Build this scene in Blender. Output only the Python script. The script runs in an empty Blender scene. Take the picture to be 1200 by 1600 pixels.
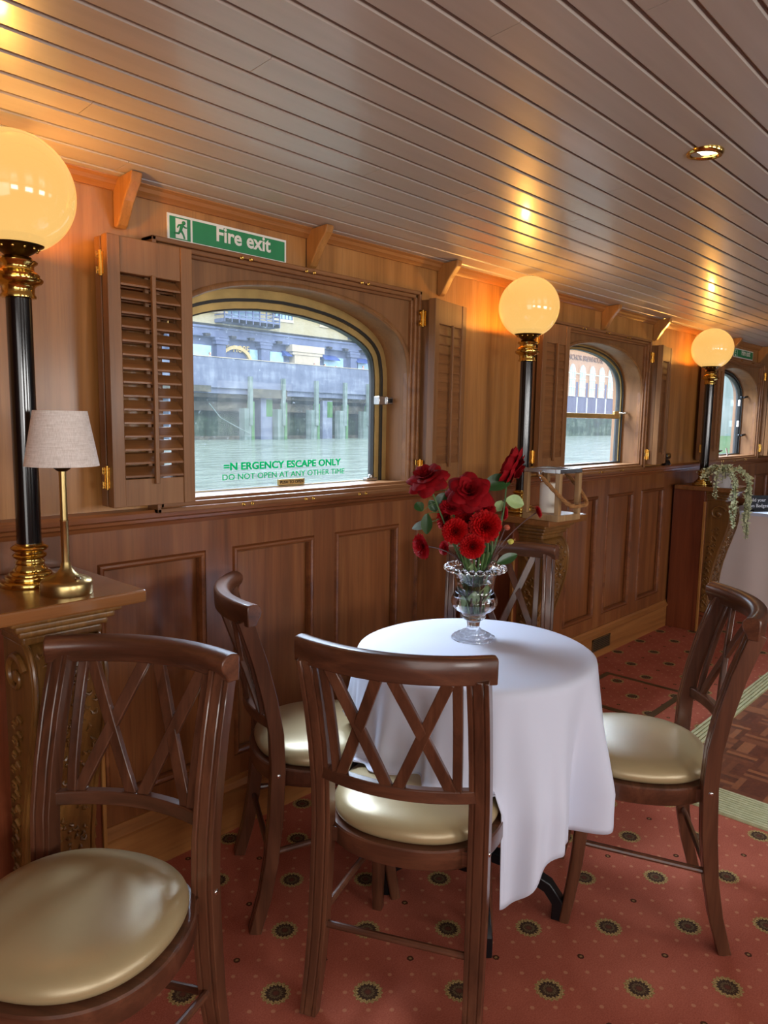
import bpy, math, random
from math import pi, sin, cos, radians as rad
from mathutils import Vector, Matrix
random.seed(7)
SC = bpy.context.scene
COL = SC.collection

# ------------------------------------------------------------------ camera
EYE = 1.38
cam = bpy.data.objects.new('camera', bpy.data.cameras.new('camera'))
COL.objects.link(cam)
R = [(0.6808, -0.0803, 0.7281), (-0.7323, -0.0968, 0.6741), (0.0163, -0.9921, -0.1246)]   # rows X,Y,Z in (right, down, forward)
mw = Matrix.Identity(4)
for i in range(3):
    mw[i][0] = R[i][0]; mw[i][1] = -R[i][1]; mw[i][2] = -R[i][2]
q = mw.to_3x3().to_quaternion()
cam.matrix_world = Matrix.Translation((0, 0, EYE)) @ q.to_matrix().to_4x4()
cam.data.sensor_fit = 'AUTO'; cam.data.sensor_width = 36.0
cam.data.lens = 1160.0 / 1600.0 * 36.0
cam.data.clip_start = 0.02; cam.data.clip_end = 2000
SC.camera = cam

# ------------------------------------------------------------------ exposure, sky, daylight
SC.view_settings.view_transform = 'Standard'
SC.view_settings.look = 'None'
SC.view_settings.exposure = 0.5
SC.view_settings.gamma = 1.0
SC.view_settings.use_curve_mapping = False
W = bpy.data.worlds.new('sky'); SC.world = W; W.use_nodes = True
_t = W.node_tree; _c = _t.nodes.new('ShaderNodeTexCoord'); _n = _t.nodes.new('ShaderNodeTexNoise'); _r = _t.nodes.new('ShaderNodeValToRGB')
_n.inputs['Scale'].default_value = 2.6; _n.inputs['Detail'].default_value = 6
_r.color_ramp.elements[0].position = .36; _r.color_ramp.elements[0].color = (.42, .62, .95, 1)
_r.color_ramp.elements[1].position = .62; _r.color_ramp.elements[1].color = (1, 1, 1, 1)
_t.links.new(_c.outputs['Generated'], _n.inputs['Vector']); _t.links.new(_n.outputs[0], _r.inputs[0]); _t.links.new(_r.outputs[0], _t.nodes['Background'].inputs[0])
W.node_tree.nodes['Background'].inputs[1].default_value = 2.6
sun = bpy.data.objects.new('sun', bpy.data.lights.new('sun', 'SUN')); COL.objects.link(sun)
sun.data.energy = 1.3; sun.data.angle = rad(3); sun.rotation_euler = Vector((.55, .75, -.55)).to_track_quat('-Z', 'Y').to_euler()

def area(name, loc, aim, sx, sy, power, color):
    l = bpy.data.lights.new(name, 'AREA'); l.shape = 'RECTANGLE'; l.size = sx; l.size_y = sy
    l.energy = power; l.color = color
    o = bpy.data.objects.new(name, l); COL.objects.link(o); o.location = loc
    o.rotation_euler = (Vector(aim) - Vector(loc)).to_track_quat('-Z', 'Y').to_euler()
    return o
# daylight arriving through the windows of the opposite side of the saloon
for wx, pw in ((-1.0, 25), (1.1, 25), (3.2, 25), (5.3, 5)):
    area('daylight', (wx, -2.78, 1.46), (wx, 0, 1.2), 1.05, 0.62, pw, (0.98, 0.97, 0.95))
# added fill light in front of the solid end wall, behind the viewer
area('daylight', (-1.74, -0.6, 1.2), (1.5, .6, .95), 2.6, 1.5, 30, (0.98, 0.97, 0.95))
# open sky over the river, falling in through the three windows of the near wall
for wx in (1.69, 3.83, 6.05):
    area('river_daylight', (wx + .2, 3.5, 3.3), (wx, 1.6, 1.0), 1.6, 1.2, 250, (0.66, 0.82, 1.0))

# ------------------------------------------------------------------ helpers
def lin(c):
    return tuple(((v / 255) / 12.92 if v / 255 <= .04045 else ((v / 255 + .055) / 1.055) ** 2.4) for v in c)

class NT:
    def __init__(s, name):
        s.m = bpy.data.materials.new(name); s.m.use_nodes = True
        s.t = s.m.node_tree; s.t.nodes.clear()
        s.out = s.t.nodes.new('ShaderNodeOutputMaterial')
    def n(s, typ, **kw):
        nd = s.t.nodes.new(typ)
        for k, v in kw.items(): setattr(nd, k, v)
        return nd
    def l(s, a, b): s.t.links.new(a, b)
    def math(s, op, a, b=None):
        nd = s.n('ShaderNodeMath', operation=op)
        for i, v in enumerate((a, b)):
            if v is None: continue
            if isinstance(v, (int, float)): nd.inputs[i].default_value = v
            else: s.l(v, nd.inputs[i])
        return nd.outputs[0]
    def mix(s, f, a, b):
        nd = s.n('ShaderNodeMix', data_type='RGBA')
        for i, v in ((0, f), (6, a), (7, b)):
            if isinstance(v, (int, float)): nd.inputs[i].default_value = v
            elif isinstance(v, tuple): nd.inputs[i].default_value = v + (1,) if len(v) == 3 else v
            else: s.l(v, nd.inputs[i])
        return nd.outputs[2]
    def coord(s, scale=(1, 1, 1), out='Object', loc=(0, 0, 0), rot=(0, 0, 0)):
        tc = s.n('ShaderNodeTexCoord'); mp = s.n('ShaderNodeMapping')
        mp.inputs['Scale'].default_value = scale; mp.inputs['Location'].default_value = loc
        mp.inputs['Rotation'].default_value = rot
        s.l(tc.outputs[out], mp.inputs[0]); return mp.outputs[0]
    def noise(s, vec, scale=5, detail=4, rough=.55, dist=0):
        nd = s.n('ShaderNodeTexNoise')
        nd.inputs['Scale'].default_value = scale; nd.inputs['Detail'].default_value = detail
        nd.inputs['Roughness'].default_value = rough; nd.inputs['Distortion'].default_value = dist
        s.l(vec, nd.inputs['Vector']); return nd.outputs[0]
    def ramp(s, f, stops):
        nd = s.n('ShaderNodeValToRGB'); cr = nd.color_ramp
        while len(cr.elements) < len(stops): cr.elements.new(.5)
        for e, (p, c) in zip(cr.elements, stops):
            e.position = p; e.color = tuple(c) + (1,)
        s.l(f, nd.inputs[0]); return nd.outputs[0]
    def bump(s, h, strength=.1, dist=.01):
        nd = s.n('ShaderNodeBump'); nd.inputs['Strength'].default_value = strength
        nd.inputs['Distance'].default_value = dist; s.l(h, nd.inputs['Height']); return nd.outputs[0]
    def bsdf(s, color=None, rough=.5, metal=0, coat=0, coat_rough=.1, spec=.5, normal=None, **kw):
        b = s.n('ShaderNodeBsdfPrincipled')
        if color is not None:
            if isinstance(color, tuple): b.inputs['Base Color'].default_value = color[:3] + (1,)
            else: s.l(color, b.inputs['Base Color'])
        if isinstance(rough, (int, float)): b.inputs['Roughness'].default_value = rough
        else: s.l(rough, b.inputs['Roughness'])
        b.inputs['Metallic'].default_value = metal
        b.inputs['Coat Weight'].default_value = coat; b.inputs['Coat Roughness'].default_value = coat_rough
        b.inputs['Specular IOR Level'].default_value = spec
        if normal is not None: s.l(normal, b.inputs['Normal'])
        for k, v in kw.items(): b.inputs[k.replace('_', ' ')].default_value = v
        s.l(b.outputs[0], s.out.inputs[0]); return b

def plain(name, rgb, rough=.5, metal=0, coat=0, var=.12, vscale=20, bump=0, bscale=200, **kw):
    t = NT(name); c = lin(rgb); v = t.coord()
    d = tuple(x * (1 - var) for x in c); e = tuple(min(1, x * (1 + var)) for x in c)
    col = t.ramp(t.noise(v, vscale, 4), [(.3, d), (.7, e)])
    nm = t.bump(t.noise(v, bscale, 2), bump, .002) if bump else None
    t.bsdf(col, rough, metal, coat, normal=nm, **kw); return t.m

def wood(name, dark, mid, light, grain='Z', k=1.0, rough=.42, coat=.25, coat_rough=.18, bump=.06):
    t = NT(name); a, b = 16 * k, .9 * k
    sc = {'X': (b, a, a), 'Y': (a, b, a), 'Z': (a, a, b)}[grain]
    v = t.coord(sc)
    f = t.noise(v, 1.0, 5, .6, .8)
    pores = t.noise(t.coord(tuple(x * 9 if x > 5 * k else x * 5 for x in sc)), 1.0, 3, .7)
    big = t.noise(t.coord((1.6, 1.6, 1.6)), 1.0, 2)
    col = t.ramp(f, [(.28, lin(dark)), (.5, lin(mid)), (.74, lin(light))])
    col = t.mix(t.math('MULTIPLY', t.ramp(pores, [(.5, (0, 0, 0)), (.72, (1, 1, 1))]), .38), col, tuple(x * .55 for x in lin(dark)))
    col = t.mix(t.math('MULTIPLY', big, .28), col, lin(light))
    t.bsdf(col, rough, 0, coat, coat_rough, spec=.4, normal=t.bump(pores, bump, .002)); return t.m

def children_of(o): return [c for c in bpy.data.objects if c.parent == o]
def tag(o, label=None, cat=None, group=None, kind=None):
    for k, v in (('label', label), ('category', cat), ('group', group), ('kind', kind)):
        if v: o[k] = v
    return o
def empty(name, loc=(0, 0, 0), rz=0, label=None, cat=None, group=None, kind=None):
    o = bpy.data.objects.new(name, None); o.empty_display_size = .05
    COL.objects.link(o); o.location = loc; o.rotation_euler = (0, 0, rz)
    return tag(o, label, cat, group, kind)
def copy_tree(o, parent=None):
    c = o.copy(); COL.objects.link(c)
    if parent: c.parent = parent
    for ch in children_of(o): copy_tree(ch, c)
    return c

class MB:
    def __init__(s): s.v = []; s.f = []; s.mi = []
    def add(s, vs, fs, m=0):
        o = len(s.v); s.v += [tuple(p) for p in vs]
        s.f += [tuple(o + i for i in f) for f in fs]; s.mi += [m] * len(fs); return s
    def box(s, x0, x1, y0, y1, z0, z1, m=0):
        return s.add([(x0, y0, z0), (x1, y0, z0), (x1, y1, z0), (x0, y1, z0), (x0, y0, z1), (x1, y0, z1), (x1, y1, z1), (x0, y1, z1)],
                     [(0, 3, 2, 1), (4, 5, 6, 7), (0, 1, 5, 4), (1, 2, 6, 5), (2, 3, 7, 6), (3, 0, 4, 7)], m)
    def prism(s, poly, axis, a0, a1, m=0):
        # poly in the two remaining axes (order xyz without axis)
        def P(p, a): return {'X': (a, p[0], p[1]), 'Y': (p[0], a, p[1]), 'Z': (p[0], p[1], a)}[axis]
        n = len(poly); vs = [P(p, a0) for p in poly] + [P(p, a1) for p in poly]
        fs = [(i, (i + 1) % n, n + (i + 1) % n, n + i) for i in range(n)] + [tuple(range(n))[::-1], tuple(range(n, 2 * n))]
        return s.add(vs, fs, m)
    def lathe(s, prof, seg=32, o=(0, 0, 0), sx=1, sy=1, m=0, fn=None):
        vs = []; fs = []; n = len(prof)
        for r, z in prof:
            for k in range(seg):
                a = 2 * pi * k / seg; rr = r * (fn(a) if fn else 1)
                vs.append((o[0] + rr * cos(a) * sx, o[1] + rr * sin(a) * sy, o[2] + z))
        for i in range(n - 1):
            for k in range(seg):
                k2 = (k + 1) % seg
                fs.append((i * seg + k, i * seg + k2, (i + 1) * seg + k2, (i + 1) * seg + k))
        if prof[0][0] > 1e-6: fs.append(tuple(range(seg))[::-1])
        if prof[-1][0] > 1e-6: fs.append(tuple((n - 1) * seg + k for k in range(seg)))
        return s.add(vs, fs, m)
    def sphere(s, c, r, seg=12, ring=8, sc=(1, 1, 1), m=0):
        pr = [(r * sin(pi * i / ring), -r * cos(pi * i / ring) * sc[2]) for i in range(ring + 1)]
        return s.lathe(pr, seg, c, sc[0], sc[1], m)
    def sweep(s, prof, path, ref=(0, 0, 1), m=0, closed=False, scales=None):
        # prof points (a, b): a along side = T x ref, b along ref made square to T
        path = [Vector(p) for p in path]; ref = Vector(ref); n = len(prof); vs = []; N = len(path)
        for i, p in enumerate(path):
            if closed: T = path[(i + 1) % N] - path[i - 1]
            else: T = path[min(i + 1, N - 1)] - path[max(i - 1, 0)]
            T.normalize(); B = (ref - T * ref.dot(T)).normalized(); A = T.cross(B)
            k = scales[i] if scales else 1
            vs += [p + A * a * k + B * b * k for a, b in prof]
        fs = []
        for i in range(N if closed else N - 1):
            j = (i + 1) % N
            for q in range(n):
                q2 = (q + 1) % n; fs.append((i * n + q, i * n + q2, j * n + q2, j * n + q))
        if not closed: fs += [tuple(range(n))[::-1], tuple((N - 1) * n + q for q in range(n))]
        return s.add(vs, fs, m)
    def tube(s, path, r, seg=8, m=0, closed=False):
        path = [Vector(p) for p in path]; N = len(path); rs = r if isinstance(r, (list, tuple)) else [r] * N
        T0 = (path[1] - path[0]).normalized(); up = Vector((0, 0, 1)) if abs(T0.z) < .9 else Vector((1, 0, 0))
        B = (up - T0 * up.dot(T0)).normalized(); vs = []
        for i, p in enumerate(path):
            if closed: T = path[(i + 1) % N] - path[i - 1]
            else: T = path[min(i + 1, N - 1)] - path[max(i - 1, 0)]
            T.normalize(); B = (B - T * B.dot(T)).normalized(); A = T.cross(B)
            vs += [p + (A * cos(2 * pi * k / seg) + B * sin(2 * pi * k / seg)) * rs[i] for k in range(seg)]
        fs = []
        for i in range(N if closed else N - 1):
            j = (i + 1) % N
            for k in range(seg):
                k2 = (k + 1) % seg; fs.append((i * seg + k, i * seg + k2, j * seg + k2, j * seg + k))
        if not closed: fs += [tuple(range(seg))[::-1], tuple((N - 1) * seg + k for k in range(seg))]
        return s.add(vs, fs, m)
    def grid(s, fn, nu, nv, m=0, wrap=False):
        o = [fn(i / nu, j / nv) for i in range(nu + (0 if wrap else 1)) for j in range(nv + 1)]
        fs = []; w = nv + 1; N = nu if wrap else nu + 1
        for i in range(nu):
            for j in range(nv):
                i2 = (i + 1) % N; fs.append((i * w + j, i2 * w + j, i2 * w + j + 1, i * w + j + 1))
        return s.add(o, fs, m)
    def xf(s, M):
        s.v = [tuple(M @ Vector(p)) for p in s.v]; return s
    def build(s, name, mat, parent=None, smooth=True, angle=35, bevel=0, seg=2, solid=0, subsurf=0):
        me = bpy.data.meshes.new(name); me.from_pydata(s.v, [], s.f)
        import bmesh
        bm = bmesh.new(); bm.from_mesh(me); bmesh.ops.recalc_face_normals(bm, faces=bm.faces); bm.to_mesh(me); bm.free()
        mats = mat if isinstance(mat, (list, tuple)) else [mat]
        for m in mats: me.materials.append(m)
        if len(mats) > 1: me.polygons.foreach_set('material_index', s.mi)
        if smooth:
            me.polygons.foreach_set('use_smooth', [True] * len(me.polygons)); me.set_sharp_from_angle(angle=rad(angle))
        me.update()
        o = bpy.data.objects.new(name, me); COL.objects.link(o)
        if parent: o.parent = parent
        if solid:
            md = o.modifiers.new('thickness', 'SOLIDIFY'); md.thickness = solid; md.offset = 0
        if bevel:
            md = o.modifiers.new('bevel', 'BEVEL'); md.width = bevel; md.segments = seg; md.limit_method = 'ANGLE'; md.angle_limit = rad(40)
        if subsurf:
            md = o.modifiers.new('sub', 'SUBSURF'); md.levels = subsurf; md.render_levels = subsurf
        return o

def text_mesh(name, body, size, mat, parent, loc, rot, depth=.001, bold=.0, sx=1.0, align='LEFT', spacing=1.0):
    c = bpy.data.curves.new(name, 'FONT'); c.body = body; c.size = size; c.extrude = depth; c.offset = bold
    c.align_x = align; c.resolution_u = 3; c.space_character = spacing
    tmp = bpy.data.objects.new(name + '_src', c); COL.objects.link(tmp)
    dg = bpy.context.evaluated_depsgraph_get()
    me = bpy.data.meshes.new_from_object(tmp.evaluated_get(dg))
    bpy.data.objects.remove(tmp); bpy.data.curves.remove(c)
    me.materials.clear(); me.materials.append(mat)
    o = bpy.data.objects.new(name, me); COL.objects.link(o)
    if parent: o.parent = parent
    o.location = loc; o.rotation_euler = rot; o.scale = (sx, 1, 1)
    return o
FACE = (pi / 2, 0, 0)      # writing on a wall that faces the room (reads along +X)

# ------------------------------------------------------------------ materials
M = {}
M['teak'] = wood('teak panelling', (128, 82, 36), (164, 110, 54), (186, 132, 74), 'Z', .8, .38, .3)
M['teak_x'] = wood('teak across', (124, 76, 36), (152, 96, 48), (172, 116, 64), 'X', .9, .38, .3)
M['mahog'] = wood('mahogany panelling', (88, 47, 22), (124, 70, 36), (150, 96, 54), 'Z', .8, .36, .35)
M['mahog_x'] = wood('mahogany rail', (86, 45, 22), (120, 67, 35), (146, 90, 50), 'X', .8, .34, .35)
M['casing'] = wood('shutter wood', (106, 68, 36), (130, 87, 50), (148, 104, 64), 'Z', .9, .45, .12)
M['casing_x'] = wood('casing wood', (104, 64, 34), (130, 84, 47), (150, 102, 60), 'X', .9, .42, .2)
M['skirt'] = wood('skirting oak', (122, 72, 34), (154, 98, 50), (176, 120, 66), 'X', .7, .42, .25)
M['chair'] = wood('dark stained beech', (50, 29, 19), (84, 50, 34), (114, 72, 50), 'Z', 1.4, .3, .35, .15)
M['chair_y'] = wood('dark stained beech rail', (50, 29, 19), (82, 48, 33), (114, 71, 49), 'Y', 1.2, .33, .35, .15)
M['ped'] = wood('pedestal mahogany', (82, 36, 20), (112, 54, 30), (134, 72, 42), 'Z', .9, .32, .4)
M['ped_top'] = wood('pedestal top', (100, 58, 28), (132, 83, 42), (156, 106, 58), 'X', .9, .24, .5)
M['carved'] = wood('carved oak', (72, 45, 18), (112, 73, 32), (146, 104, 52), 'Z', 1.2, .36, .4)
M['lantern'] = wood('pale lantern oak', (126, 94, 58), (158, 122, 80), (182, 148, 104), 'Z', 2.0, .5, .1)
M['black'] = plain('gloss black paint', (9, 9, 11), .16, 0, .6, .1)
M['iron'] = plain('black iron', (16, 18, 22), .35, .2, 0, .1)
M['brass'] = plain('polished brass', (212, 178, 98), .13, 1, 0, .08, 8)
M['brushed'] = plain('brushed brass', (186, 162, 108), .3, 1, 0, .08, 30)
M['antique'] = plain('antique brass', (84, 66, 36), .3, 1, 0, .2, 30)
M['gilt'] = plain('brass hinge', (206, 160, 78), .26, 1, 0, .1)
M['steel'] = plain('bright steel', (190, 190, 190), .22, 1, 0, .06)
M['chrome'] = plain('nickel', (200, 200, 198), .15, 1, 0, .05)
M['brassframe'] = plain('brass window frame', (196, 166, 104), .34, .55, 0, .15, 14)
M['gasket'] = plain('dark channel', (44, 42, 40), .4, .3)
M['blackframe'] = plain('black window frame', (18, 20, 24), .35)
M['vinyl'] = plain('champagne vinyl', (172, 153, 114), .3, .2, .25, .04, 6, .12, 900, coat_rough=.3)
M['linen'] = None
M['cloth'] = plain('white table linen', (204, 209, 226), .8, 0, 0, .02, 4, .05, 900)
M['buffetcloth'] = plain('buffet linen', (222, 208, 204), .85, 0, 0, .03, 3, .08, 300)
M['white'] = plain('white card', (240, 240, 240), .6, 0, 0, .02)
M['signwhite'] = plain('sign white', (232, 230, 222), .45, 0, 0, .03)
M['signgreen'] = plain('sign green', (38, 134, 82), .42, 0, 0, .05)
M['chalk'] = plain('chalkboard', (20, 22, 26), .6)
M['wax'] = plain('ivory wax', (232, 226, 212), .5, 0, 0, .02)
M['rope'] = plain('jute rope', (156, 108, 60), .8, 0, 0, .3, 60)
M['petal_rose'] = plain('rose petal', (128, 3, 14), .75, 0, 0, .3, 40, spec=.15)
M['petal_dahlia'] = plain('dahlia petal', (170, 4, 8), .65, 0, 0, .25, 50, spec=.2)
M['petal_pink'] = plain('crimson petal', (176, 12, 28), .5, 0, 0, .25, 50)
M['leaf'] = plain('rose leaf', (44, 78, 38), .42, 0, .1, .3, 30)
M['leaf_pale'] = plain('pale leaf', (160, 186, 126), .5, 0, 0, .2, 30)
M['leaf_blue'] = plain('leaf underside', (140, 172, 172), .5, 0, 0, .15, 40)
M['stem'] = plain('green stem', (70, 98, 46), .5, 0, 0, .2)
M['stem_red'] = plain('dark stem', (74, 42, 38), .5, 0, 0, .2)
M['bud'] = plain('bud', (170, 80, 50), .5, 0, 0, .2)
M['bud_y'] = plain('yellow bud', (196, 188, 80), .5, 0, 0, .2)
M['varieg'] = plain('variegated leaf', (208, 214, 176), .5, 0, 0, .35, 60)
M['pot'] = plain('grey ribbed pot', (196, 192, 194), .6, 0, 0, .06)
M['grille'] = plain('grille metal', (98, 78, 50), .4, .4)
M['dark'] = plain('dark void', (12, 10, 9), .7)
M['trimgreen'] = None

def mk_linen():
    t = NT('linen shade'); v = t.coord((1, 1, 1))
    a = t.noise(t.coord((40, 40, 900)), 1, 3); b = t.noise(t.coord((700, 700, 20)), 1, 3)
    f = t.math('ADD', t.math('MULTIPLY', a, .5), t.math('MULTIPLY', b, .5))
    col = t.ramp(f, [(.35, lin((204, 192, 182))), (.65, lin((240, 232, 226)))])
    t.bsdf(col, .9, normal=t.bump(f, .2, .001)); return t.m
M['linen'] = mk_linen()

def mk_ceiling():
    t = NT('ceiling paint'); v = t.coord((.6, 9, 9))
    n = t.noise(v, 4, 4); n2 = t.noise(t.coord((3, 40, 40)), 2, 3)
    col = t.ramp(n, [(.3, lin((172, 163, 153))), (.7, lin((181, 172, 162)))])
    rg = t.math('ADD', .33, t.math('MULTIPLY', n2, .05))
    t.bsdf(col, rg, 0, .25, .12, spec=.55, normal=t.bump(n, .1, .004)); return t.m
M['ceiling'] = mk_ceiling()

def mk_glass_pane(name, veil, tint=(1, 1, 1)):
    t = NT(name); lw = t.n('ShaderNodeLayerWeight'); lw.inputs[0].default_value = .5
    fz = t.math('ADD', .012, t.math('MULTIPLY', t.math('POWER', lw.outputs['Facing'], 5), .6))
    tr = t.n('ShaderNodeBsdfTransparent'); tr.inputs[0].default_value = tint + (1,)
    gl = t.n('ShaderNodeBsdfGlossy'); gl.inputs['Roughness'].default_value = .01
    mx = t.n('ShaderNodeMixShader'); t.l(fz, mx.inputs[0]); t.l(tr.outputs[0], mx.inputs[1]); t.l(gl.outputs[0], mx.inputs[2])
    if veil:
        tl = t.n('ShaderNodeBsdfTranslucent'); tl.inputs[0].default_value = (.9, .95, 1, 1)
        sp = t.ramp(t.noise(t.coord((110, 110, 110)), 1, 3), [(.66, (0, 0, 0)), (.76, (1, 1, 1))])
        st = t.noise(t.coord((22, 22, 2.2)), 1, 3)
        f = t.math('ADD', t.math('MULTIPLY', sp, veil * 3.5), t.math('MULTIPLY', st, veil))
        m2 = t.n('ShaderNodeMixShader'); t.l(f, m2.inputs[0]); t.l(mx.outputs[0], m2.inputs[1]); t.l(tl.outputs[0], m2.inputs[2])
        t.l(m2.outputs[0], t.out.inputs[0])
    else: t.l(mx.outputs[0], t.out.inputs[0])
    return t.m
M['pane'] = mk_glass_pane('river window glass', .03)
M['clearpane'] = mk_glass_pane('lantern glass', 0)
def mk_crystal(name, ior, col=(1, 1, 1)):
    t = NT(name); t.bsdf(tuple(col), .0, Transmission_Weight=1.0, IOR=ior); return t.m
M['crystal'] = mk_crystal('cut crystal', 1.5)
M['water'] = mk_crystal('vase water', 1.33, (.93, .97, .93))

def mk_globe():
    t = NT('opal glass globe'); v = t.coord()
    em = t.ramp(t.noise(v, 3, 2), [(.3, (1.0, .54, .14)), (.7, (1.0, .61, .19))])
    b = t.bsdf(lin((58, 40, 22)), .12, 0, .5, .03)
    t.l(em, b.inputs['Emission Color']); b.inputs['Emission Strength'].default_value = .70
    tr = t.n('ShaderNodeBsdfTransparent'); tr.inputs[0].default_value = (1, .8, .5, 1)     # thin opal glass lets a little of the bulb straight through
    mx = t.n('ShaderNodeMixShader'); mx.inputs[0].default_value = .08
    ge = t.n('ShaderNodeNewGeometry'); eb = t.n('ShaderNodeEmission'); t.l(em, eb.inputs[0]); eb.inputs[1].default_value = .70     # inner face of the glass
    m0 = t.n('ShaderNodeMixShader'); t.l(ge.outputs['Backfacing'], m0.inputs[0]); t.l(b.outputs[0], m0.inputs[1]); t.l(eb.outputs[0], m0.inputs[2])
    t.l(m0.outputs[0], mx.inputs[1]); t.l(tr.outputs[0], mx.inputs[2]); t.l(mx.outputs[0], t.out.inputs[0])
    return t.m
M['globe'] = mk_globe()
def mk_emit(name, c, s):
    t = NT(name); b = t.bsdf(tuple(c), .3); b.inputs['Emission Color'].default_value = tuple(c) + (1,); b.inputs['Emission Strength'].default_value = s; return t.m
M['lens'] = mk_emit('downlight lens', (1, .86, .6), 4)
def mk_decal():
    t = NT('green window vinyl'); c = (.008, .40, .19)
    d = t.n('ShaderNodeBsdfDiffuse'); d.inputs[0].default_value = c + (1,)
    tl = t.n('ShaderNodeBsdfTranslucent'); tl.inputs[0].default_value = c + (1,)
    m = t.n('ShaderNodeMixShader'); m.inputs[0].default_value = .75
    t.l(d.outputs[0], m.inputs[1]); t.l(tl.outputs[0], m.inputs[2]); t.l(m.outputs[0], t.out.inputs[0]); return t.m
M['decal'] = mk_decal()

def mk_carpet():
    t = NT('rosette carpet'); A = .1572
    tc = t.n('ShaderNodeTexCoord'); sp = t.n('ShaderNodeSeparateXYZ'); t.l(tc.outputs['Object'], sp.inputs[0])
    x = t.math('SUBTRACT', sp.outputs[0], 1.191); y = t.math('SUBTRACT', sp.outputs[1], 1.13)
    u = t.math('DIVIDE', t.math('ADD', x, y), 2 * A); w = t.math('DIVIDE', t.math('SUBTRACT', x, y), 2 * A)
    def cell(k, ou=0, ow=0):
        a = t.math('ADD', t.math('MULTIPLY', u, k), ou); b = t.math('ADD', t.math('MULTIPLY', w, k), ow)
        a = t.math('SUBTRACT', a, t.math('ROUND', a)); b = t.math('SUBTRACT', b, t.math('ROUND', b))
        a = t.math('DIVIDE', a, k); b = t.math('DIVIDE', b, k)
        r = t.math('SQRT', t.math('ADD', t.math('MULTIPLY', a, a), t.math('MULTIPLY', b, b)))
        return a, b, r
    a, b, r = cell(1)
    pile = t.noise(t.coord((1, 1, 1)), 260, 3, .7); big = t.noise(t.coord((1, 1, 1)), 5, 4)
    red = t.ramp(t.math('ADD', t.math('MULTIPLY', pile, .6), t.math('MULTIPLY', big, .4)), [(.32, lin((142, 69, 53))), (.68, lin((186, 105, 83)))])
    # petals of the rosette: radius modulated by angle, broken up by pile noise
    ang = t.math('ARCTAN2', a, b)
    pr = t.math('ADD', r, t.math('ADD', t.math('MULTIPLY', t.math('SINE', t.math('MULTIPLY', ang, 16)), .010), t.math('MULTIPLY', t.math('SUBTRACT', pile, .5), .03)))
    def less(v, k): return t.math('LESS_THAN', v, k)
    gold = t.ramp(pile, [(.4, lin((120, 92, 50))), (.62, lin((190, 162, 108)))])
    c = t.mix(less(pr, .158), red, gold)
    c = t.mix(less(pr, .112), c, t.ramp(pile, [(.4, lin((48, 34, 28))), (.65, lin((92, 66, 50)))]))
    c = t.mix(t.math('MULTIPLY', t.math('GREATER_THAN', pr, .050), less(pr, .070)), c, lin((108, 88, 60)))
    c = t.mix(less(pr, .032), c, lin((98, 54, 42)))
    away = t.math('GREATER_THAN', r, .19)
    _, _, r2 = cell(4)
    d2 = t.math('MULTIPLY', t.math('MULTIPLY', less(t.math('ADD', r2, t.math('MULTIPLY', t.math('SUBTRACT', pile, .5), .03)), .024), away), .6)
    c = t.mix(d2, c, lin((196, 140, 104)))
    _, _, r3 = cell(1, .5, .5)
    pr3 = t.math('ADD', r3, t.math('MULTIPLY', t.math('SUBTRACT', pile, .5), .03))
    c = t.mix(less(pr3, .040), c, lin((74, 40, 26)))
    c = t.mix(less(pr3, .017), c, lin((140, 110, 70)))
    t.bsdf(c, .95, spec=.1, normal=t.bump(pile, .5, .004)); return t.m
M['carpet'] = mk_carpet()

def mk_parquet():
    t = NT('finger parquet'); tc = t.n('ShaderNodeTexCoord'); sp = t.n('ShaderNodeSeparateXYZ'); t.l(tc.outputs['Object'], sp.inputs[0])
    S = .12; x = t.math('DIVIDE', sp.outputs[0], S); y = t.math('DIVIDE', sp.outputs[1], S)
    fx = t.math('FLOOR', x); fy = t.math('FLOOR', y)
    par = t.math('MODULO', t.math('ABSOLUTE', t.math('ADD', fx, fy)), 2)
    sx = t.math('FLOOR', t.math('MULTIPLY', x, 5)); sy = t.math('FLOOR', t.math('MULTIPLY', y, 5))
    ix = t.math('ADD', t.math('MULTIPLY', sx, par), t.math('MULTIPLY', fx, t.math('SUBTRACT', 1, par)))
    iy = t.math('ADD', t.math('MULTIPLY', sy, t.math('SUBTRACT', 1, par)), t.math('MULTIPLY', fy, par))
    cb = t.n('ShaderNodeCombineXYZ'); t.l(ix, cb.inputs[0]); t.l(iy, cb.inputs[1]); t.l(par, cb.inputs[2])
    wn = t.n('ShaderNodeTexWhiteNoise', noise_dimensions='3D'); t.l(cb.outputs[0], wn.inputs[0])
    col = t.ramp(wn.outputs[0], [(0, lin((70, 30, 20))), (.5, lin((104, 52, 34))), (1, lin((156, 96, 60)))])
    col = t.mix(.25, col, t.ramp(t.noise(t.coord((60, 60, 60)), 1, 3), [(.3, lin((60, 26, 18))), (.7, lin((140, 80, 50)))]))
    t.bsdf(col, .3, 0, .3, .15); return t.m
M['parquet'] = mk_parquet()
def mk_nosing():
    t = NT('ribbed nosing'); v = t.coord((1, 1, 1))
    t.bsdf(t.ramp(t.noise(v, 30, 3), [(.3, lin((170, 167, 126))), (.7, lin((192, 188, 148)))]), .55); return t.m
M['trimgreen'] = mk_nosing()

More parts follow.
